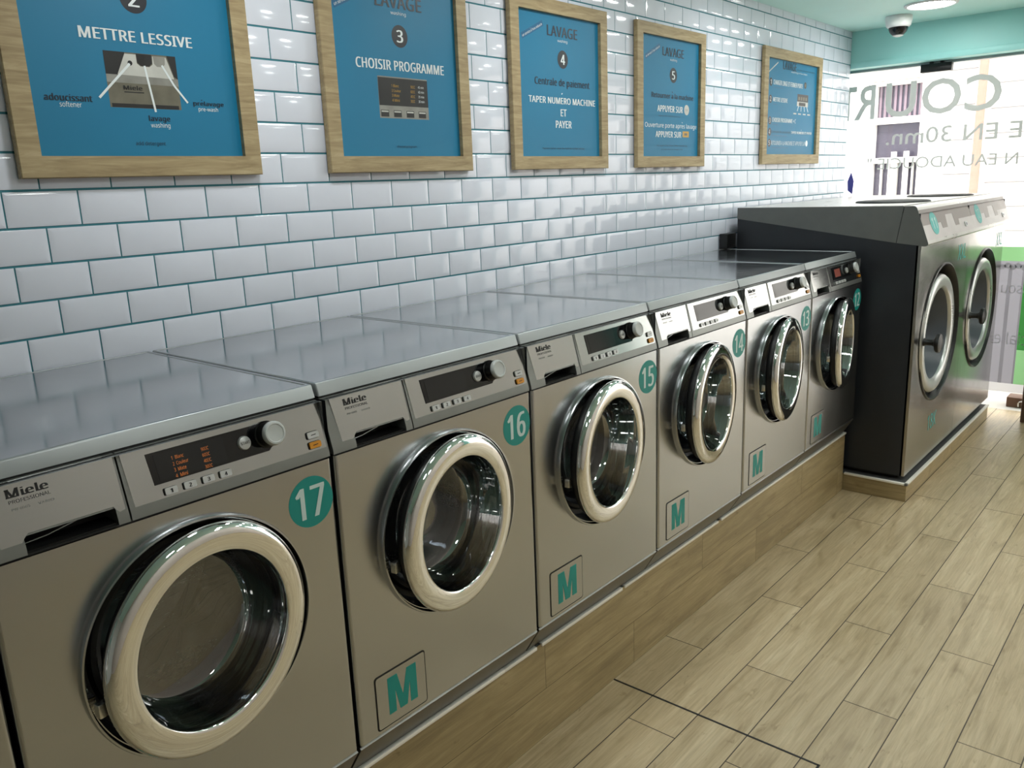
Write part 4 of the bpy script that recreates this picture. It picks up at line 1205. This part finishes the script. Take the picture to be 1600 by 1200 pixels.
def draw2(mb):
    head(mb, -0.015, '2', 0.0775)
    tx(mb, 'METTRE LESSIVE', -0.055, 0.208, 1.8685, 1.8925, WH, 0.025)
    # photograph of the open detergent drawer
    new(mb, 'picture')
    rect(mb, -0.008, 0.161, 1.726, 1.846, BR, 0.0002)
    poly(mb, [(-0.008, 1.846), (0.040, 1.846), (0.038, 1.797), (-0.008, 1.797)], BK)
    poly(mb, [(0.139, 1.846), (0.161, 1.846), (0.161, 1.795), (0.152, 1.800)], BK)
    poly(mb, [(-0.008, 1.797), (0.161, 1.795), (0.161, 1.779), (-0.008, 1.780)], GR)
    poly(mb, [(0.040, 1.843), (0.066, 1.843), (0.066, 1.824), (0.074, 1.818), (0.095, 1.818), (0.103, 1.824), (0.104, 1.842), (0.137, 1.842), (0.152, 1.795), (0.018, 1.797)], SI, 0.0004)
    poly(mb, [(0.066, 1.845), (0.103, 1.845), (0.102, 1.826), (0.094, 1.819), (0.075, 1.819), (0.067, 1.826)], BK, 0.0005)
    poly(mb, [(0.106, 1.843), (0.135, 1.843), (0.133, 1.826), (0.126, 1.820), (0.113, 1.820), (0.107, 1.826)], GR, 0.0005)
    poly(mb, disc_pts(0.050, 1.8235, 0.0055, 16), BK, 0.0006)
    tx(mb, 'Miele', 0.027, 0.071, 1.765, 1.775, BK, 0.04)
    rect(mb, 0.028, 0.074, 1.759, 1.7615, BK)
    rect(mb, -0.004, 0.155, 1.7265, 1.735, BK)
    line(mb, (0.049, 1.822), (-0.030, 1.745), 0.0052, WH)
    line(mb, (0.083, 1.820), (0.096, 1.719), 0.0050, WH)
    line(mb, (0.125, 1.824), (0.150, 1.780), 0.0048, WH)
    line(mb, (0.150, 1.780), (0.179, 1.743), 0.0048, WH)
    tx(mb, 'adoucissant', -0.147, -0.046, 1.735, 1.7495, DK, 0.025)
    tx(mb, 'softener', -0.117, -0.071, 1.7225, 1.734)
    tx(mb, 'lavage', 0.077, 0.129, 1.695, 1.711, DK, 0.025)
    tx(mb, 'washing', 0.080, 0.127, 1.681, 1.695)
    tx(mb, 'prélavage', 0.193, 0.274, 1.735, 1.752, DK, 0.025)
    tx(mb, 'pre-wash', 0.205, 0.257, 1.7225, 1.735)
    tx(mb, 'add detergent', 0.038, 0.110, 1.641, 1.653, DK)


def draw3(mb):
    head(mb, 0.791, '3', 0.880)
    ribbon(mb, 0.640)
    tx(mb, 'CHOISIR PROGRAMME', 0.705, 1.057, 1.865, 1.893, WH, 0.025)
    new(mb, 'picture')
    rect(mb, 0.782, 0.981, 1.729, 1.847, GR, 0.0002)
    rect(mb, 0.783, 0.981, 1.765, 1.8435, BK, 0.0004)
    for i, (a, b) in enumerate((('1 Blanc', '90°C'), ('2 Couleur', '60°C'), ('3 Mixte', '40°C'), ('4 Mini', '30°C'))):
        z = 1.826 - 0.0137 * i
        tx(mb, a, 0.834, 0.863 + (0.007 if i == 1 else 0), z - 0.008, z, YE)
        tx(mb, b, 0.911 - i * .001, 0.929 - i * .001, z - 0.008, z, YE)
        tx(mb, ('45', '40', '35', '30')[i] + ' min', 0.941, 0.965, z - 0.007, z, WH)
    for x in (0.787, 0.837, 0.888, 0.938):
        rect(mb, x, x + 0.031, 1.733, 1.752, BK, 0.0004)
        rect(mb, x + 0.002, x + 0.029, 1.746, 1.750, SI, 0.0006)
    tx(mb, 'choose program', 0.840, 0.921, 1.642, 1.652, DK)


def draw4(mb):
    head(mb, 1.590, '4', 1.681)
    ribbon(mb, 1.447)
    tx(mb, 'Centrale de paiement', 1.512, 1.848, 1.861, 1.895, DK, 0.012)
    tx(mb, 'TAPER NUMÉRO MACHINE', 1.475, 1.883, 1.806, 1.845, WH, 0.03)
    tx(mb, 'ET', 1.660, 1.697, 1.763, 1.788, WH, 0.03)
    tx(mb, 'PAYER', 1.629, 1.727, 1.721, 1.747, WH, 0.03)
    tx(mb, 'Payment station - enter the machine number and pay', 1.547, 1.808, 1.642, 1.652, DK)


def draw5(mb):
    head(mb, 2.392, '5', 2.486)
    ribbon(mb, 2.253)
    tx(mb, 'Retourner à la machine', 2.302, 2.666, 1.864, 1.894, DK, 0.012)
    tx(mb, 'APPUYER SUR', 2.350, 2.571, 1.807, 1.834, WH, 0.03)
    new(mb, 'button_picture')
    poly(mb, disc_pts(2.6065, 1.822, 0.0225, 28), SI)
    tx(mb, 'START', 2.593, 2.620, 1.818, 1.826, GR)
    tx(mb, 'return to the machine and press', 2.360, 2.548, 1.786, 1.794, DK)
    tx(mb, 'Ouverture porte après lavage', 2.250, 2.700, 1.735, 1.768, WH, 0.012)
    tx(mb, 'APPUYER SUR', 2.336, 2.559, 1.700, 1.726, WH, 0.03)
    new(mb, 'button_picture')
    rect(mb, 2.572, 2.629, 1.703, 1.729, YE)
    rect(mb, 2.587, 2.614, 1.711, 1.721, BR, 0.0006)
    tx(mb, 'to open the door after washing', 2.348, 2.612, 1.660, 1.669, DK)
    tx(mb, 'press the orange key', 2.385, 2.575, 1.645, 1.653, DK)


def draw6(mb):
    tx(mb, 'LAVAGE', 3.655, 3.838, 2.074, 2.116, DK, 0.012)
    tx(mb, 'en cinq étapes simples', 3.848, 4.100, 2.079, 2.092, DK)
    tx(mb, 'washing in five steps', 3.767, 3.994, 2.061, 2.073, WH)
    new(mb, 'ribbon')
    line(mb, (3.478, 2.050), (3.590, 2.104), 0.006, SI)
    for k, (n, z) in enumerate((('1', 2.001), ('2', 1.915), ('3', 1.805), ('4', 1.747), ('5', 1.690))):
        poly(mb, disc_pts(3.506 + .0008 * k, z, 0.021, 24), CI)
        tx(mb, n, 3.4985, 3.5150, z - 0.011, z + 0.012, WH, 0.02)
    tx(mb, 'CHARGER LINGE ET FERMER PORTE', 3.538, 3.934, 1.990, 2.014, WH, 0.03)
    new(mb, 'button_picture')
    poly(mb, disc_pts(3.973, 2.009, 0.018, 24), BK)
    poly(mb, disc_pts(3.973, 2.009, 0.010, 20), BR, 0.0006)
    tx(mb, 'METTRE LESSIVE', 3.540, 3.729, 1.904, 1.926, WH, 0.03)
    new(mb, 'picture')
    rect(mb, 3.866, 4.023, 1.918, 1.958, BK)
    for q in range(4):
        rect(mb, 3.880 + q * .034, 3.902 + q * .034, 1.926, 1.944, BR, 0.0005)
    rect(mb, 3.863, 4.022, 1.893, 1.918, SI)
    rect(mb, 3.890, 3.985, 1.896, 1.914, BK, 0.0005)
    for q in range(4):
        line(mb, (3.885 + q * .040, 1.893), (3.870 + q * .052, 1.866), 0.006, WH)
        rect(mb, 3.818 + q * 0.067, 3.860 + q * 0.067, 1.848, 1.855, SI)
    tx(mb, 'CHOISIR PROGRAMME + C', 3.536, 3.854, 1.799, 1.821, WH, 0.03)
    tx(mb, 'Centrale de paiement', 3.534, 3.785, 1.740, 1.755, DK)
    tx(mb, 'TAPER NUMÉRO ET PAYER', 3.795, 4.092, 1.742, 1.766, WH, 0.03)
    tx(mb, 'RETOURNER A LA MACHINE ET APPUYER SUR', 3.532, 4.003, 1.679, 1.701, WH, 0.02)
    new(mb, 'button_picture')
    poly(mb, disc_pts(4.025, 1.692, 0.017, 24), WH)
    for z, w in ((1.974, .13), (1.888, .05), (1.784, .07), (1.727, .2), (1.664, .22)):
        new(mb, 'small_print')
        rect(mb, 3.540, 3.540 + w, z, z + 0.004, DB)


poster(-0.221, 0.358, 1.573, 2.155, 'oak-framed blue poster reading METTRE LESSIVE, with a detergent drawer picture', draw2)
poster(0.580, 1.160, 1.573, 2.155, 'oak-framed blue poster reading CHOISIR PROGRAMME, with a display panel picture', draw3)
poster(1.374, 1.955, 1.573, 2.157, 'oak-framed blue poster reading TAPER NUMÉRO MACHINE ET PAYER', draw4)
poster(2.172, 2.760, 1.573, 2.157, 'oak-framed blue poster reading APPUYER SUR, with a small orange key', draw5)
poster(3.398, 4.192, 1.578, 2.172, 'oak-framed blue poster listing five numbered steps, nearest the shop window', draw6, 0.052)

# ------------------------------------------------------------------ ceiling fittings


def downlight(x, y, label):
    root = thing('ceiling_downlight', label, 'ceiling light', (x, y, ZC), 'round ceiling downlights')
    og = Vector((x, y, ZC))
    mb = MB().lathe([(0.118, -0.001), (0.128, -0.001), (0.132, -0.004), (0.128, -0.010), (0.118, -0.013), (0.112, -0.010)], og, 48, axis='z')
    mb.build('trim_ring', ['white'], root, og, 50)
    mb = MB().lathe([(0.113, -0.008), (0.09, -0.012), (0.05, -0.0135), (0.0, -0.014)], og, 40, axis='z')
    mb.build('diffuser', ['lamp'], root, og, 50)


downlight(4.149, -0.603, 'lit round downlight in the mint ceiling beside the dome camera')
for x in (0.25, 1.54, 2.843):
    downlight(x, -0.603, 'round lit downlight over the row of steel washers')
for x in (0.7, 2.3, 3.9):  # unseen row, added to wash the opposite wall that the steel mirrors
    downlight(x, -2.8, 'unseen round downlight added to brighten the opposite wall')
for x in (-0.1, 1.6, 3.2):
    downlight(x, -1.74, 'round lit downlight over the middle of the aisle')

cr = thing('security_camera', 'white dome security camera with smoked bubble on the mint ceiling', 'camera', (4.394, -0.372, ZC))
og = Vector(cr.location)
MB().lathe([(0.0, -0.0005), (0.070, -0.0005), (0.072, -0.020), (0.066, -0.052), (0.058, -0.060), (0.050, -0.062)], og, 40, axis='z').build('housing', ['white'], cr, og, 50)
MB().lathe([(0.052, -0.060)] + [(0.052 * math.cos(R(a)), -0.060 - 0.050 * math.sin(R(a))) for a in range(15, 91, 15)], og, 40, axis='z').build('bubble', ['dome'], cr, og, 60)
MB().lathe([(0.030, -0.1035), (0.026, -0.1065), (0.012, -0.1115), (0.0, -0.112)], og, 24, axis='z').build('lens_cap', ['white'], cr, og, 60)

# ------------------------------------------------------------------ shop window
win = struct(MB().bbox(XG - 0.03, XG + 0.03, 0.103, 0.146, 0.0, 2.1515, 0.004).build('window_1', 'frame_grey'))
mb = MB()
mb.box(XG - 0.03, XG + 0.03, -3.199, 0.103, 2.137, 2.1515)
mb.build('head_rail', ['frame_grey'], win)
MB().box(XG - 0.003, XG + 0.003, -3.199, 0.103, 0.0, 2.137).build('glass_pane', ['pane'], win)
# lettering on the inside of the glass reads from the street, so it is mirrored in here
Pg = lambda a, b, o: (XG - 0.0035 - o, a, b)


def glass_text(mb, s, ya, yb, z0, z1, bold=0.0, mi=0):
    mb.text(s, ya, yb, z0, z1, Pg, 0.0006, bold, mi)


mb = MB()
for ch, ya_, yb_ in (('C', -0.838, -0.643), ('O', -0.622, -0.400), ('U', -0.366, -0.185), ('R', -0.122, 0.006), ('T', -0.004, 0.100)):
    glass_text(mb, ch, ya_, yb_, 1.846, 2.056, 0.012)
glass_text(mb, 'E EN 30mn.', -0.960, -0.203, 1.678, 1.776, 0.006)
glass_text(mb, 'N EAU ADOUCIE "', -0.955, -0.095, 1.528, 1.600, 0.004)
mb.build('lettering', ['letter'], win, smooth=None)
MB().plate([(-0.010, 1.375), (0.022, 1.40), (0.026, 1.46), (0.004, 1.52), (-0.016, 1.46)], Pg, 0.0006).build('sticker', ['purple'], win, smooth=None)
mb = MB()
rectg = lambda a, b, c_, d, m: mb.add([Pg(a, c_, 0.0003), Pg(b, c_, 0.0003), Pg(b, d, 0.0003), Pg(a, d, 0.0003)], [(0, 1, 2, 3)], m)
rectg(-1.74, -0.60, 0.960, 1.046, 3)
rectg(-1.74, -0.60, 0.935, 0.960, 0)
for a, b, m in ((-0.965, -0.60, 0), (-0.985, -0.965, 1), (-1.040, -0.985, 0), (-1.050, -1.040, 1), (-1.40, -1.050, 2), (-1.74, -1.40, 0)):
    rectg(a, b, 0.42 if m == 2 else 0.205, 0.935, m)
rectg(-1.74, -0.60, 0.150, 0.205, 4)
rectg(-1.40, -1.050, 0.205, 0.42, 3)
mb.build('vinyl_panel', ['lav', 'lav2', 'green', 'lgreen', 'vwhite'], win, smooth=None)
mb = MB()
Pg2 = lambda a, b, o: (XG - 0.0042 - o, a, b)
mb.text('ssou', -1.080, -0.935, 0.765, 0.815, Pg2, 0.0005, 'R')
mb.text('cial e', -1.100, -0.925, 0.450, 0.530, Pg2, 0.0005, 'R')
for k in range(8):
    mb.add([Pg2(a, b, 0.0004) for a, b in disc_pts(-0.93 - k * 0.028, 0.925 + 0.008 * (k % 2), 0.018, 14)], [tuple(range(14))])
mb.build('lettering', ['vwhite'], win, smooth=None)

db = tag(MB().bbox(XG - 0.055, XG - 0.005, -0.567, -0.393, 2.092, 2.140, 0.003).box(XG - 0.045, XG - 0.02, -0.52, -0.50, 2.140, 2.153).box(XG - 0.045, XG - 0.02, -0.46, -0.44, 2.140, 2.153).build('sensor_box', 'black'),
         'flat black box fixed below the teal beam at the top of the shop window', 'sensor box')
dr = MB()  # first stile is real; rest of the leaf added to darken mirrored daylight
dr.bbox(4.72, 4.76, -1.185, -1.128, 0.004, 2.10, 0.004)
dr.bbox(4.72, 4.76, -1.540, -1.483, 0.004, 2.10, 0.004)
dr.box(4.722, 4.758, -1.483, -1.185, 0.006, 0.10)
dr.box(4.722, 4.758, -1.483, -1.185, 2.04, 2.098)
d1 = struct(dr.build('door_1', 'brownstile'))
MB().box(4.738, 4.743, -1.483, -1.185, 0.10, 2.04).build('dimming_pane', ['smoked'], d1)  # unseen dark pane, added to dim what the tall washers reflect

# ------------------------------------------------------------------ the street outside
struct(MB().box(5.0, 30.0, -14, 14, -0.12, -0.005).build('pavement', 'street'))
HB = thing('townhouse', 'white rendered house front across the street seen through the shop window', 'building', (9.3, 0.5, 0))
og = Vector(HB.location)
wx = 9.0
mb = MB()
ya, yb, za, zb = 0.70, 1.24, 1.05, 2.475
mb.box(wx, wx + 0.5, -9, ya, 0, 7)
mb.box(wx, wx + 0.5, yb, 9, 0, 7)
mb.box(wx, wx + 0.5, ya, yb, 0, za)
mb.box(wx, wx + 0.5, ya, yb, zb, 7)
for z in [0.62 + 0.245 * i for i in range(14)]:
    mb.box(wx - 0.004, wx, -9, 0.05, z, z + 0.012, 1)
for z in [1.45 + 0.35 * i for i in range(5)]:
    mb.box(wx - 0.004, wx, 0.20, 0.46, z, z + 0.012, 1)
mb.build('wall', ['facade', 'fjoint'], HB, og)
mb = MB()
mb.box(wx + 0.14, wx + 0.18, ya, yb, za, zb)
pn = mb.build('window', ['fwin'], HB, og)
mb = MB()
ia, ib = ya + 0.002, yb - 0.002
mb.box(wx + 0.060, wx + 0.139, ia, ia + 0.035, za + 0.002, zb - 0.002)
mb.box(wx + 0.060, wx + 0.139, ib - 0.035, ib, za + 0.002, zb - 0.002)
for c_, d in ((2.425, 2.472), (2.02, 2.09), (za + 0.003, za + 0.05), (1.60, 1.66)):
    mb.box(wx + 0.063, wx + 0.137, ia + 0.035, ib - 0.035, c_, d)
for k in range(5):
    y = ya + 0.08 + k * 0.082
    mb.box(wx + 0.08, wx + 0.13, y, y + 0.016, za + 0.05, 1.60)
mb.box(wx + 0.02, wx + 0.058, ya + 0.12, ya + 0.17, 1.05, 1.72)
mb.box(wx + 0.02, wx + 0.058, ya + 0.25, ya + 0.30, 1.05, 1.72)
mb.build('frame', ['facade'], pn, og)
mb = MB()
for k in range(9):
    y = ya + 0.05 + k * 0.052
    mb.box(wx + 0.125, wx + 0.138, y, y + 0.026, 2.09, 2.425)
mb.build('curtain', ['curtain'], pn, og)
mb = MB().tube([(wx - 0.06, 0.135, 0.0), (wx - 0.06, 0.135, 7.0)], 0.042, 16)
mb.build('downpipe', ['pipe'], HB, og)

bx = thing('brown_box', 'small brown box with a pale metal loop on the pavement outside the window', 'box', (5.16, -1.07, -0.005))
og = Vector(bx.location)
MB().bbox(5.10, 5.22, -1.20, -0.985, -0.005, 0.060, 0.003).build('body', ['brownbox'], bx, og)
MB().tube([(5.095, -1.055, 0.005)] + [(5.095, -1.070 + 0.016 * math.cos(R(a)), 0.028 + 0.012 * math.sin(R(a))) for a in range(0, 181, 30)] + [(5.095, -1.086, 0.005)], 0.005, 8).build('loop', ['alu'], bx, og)
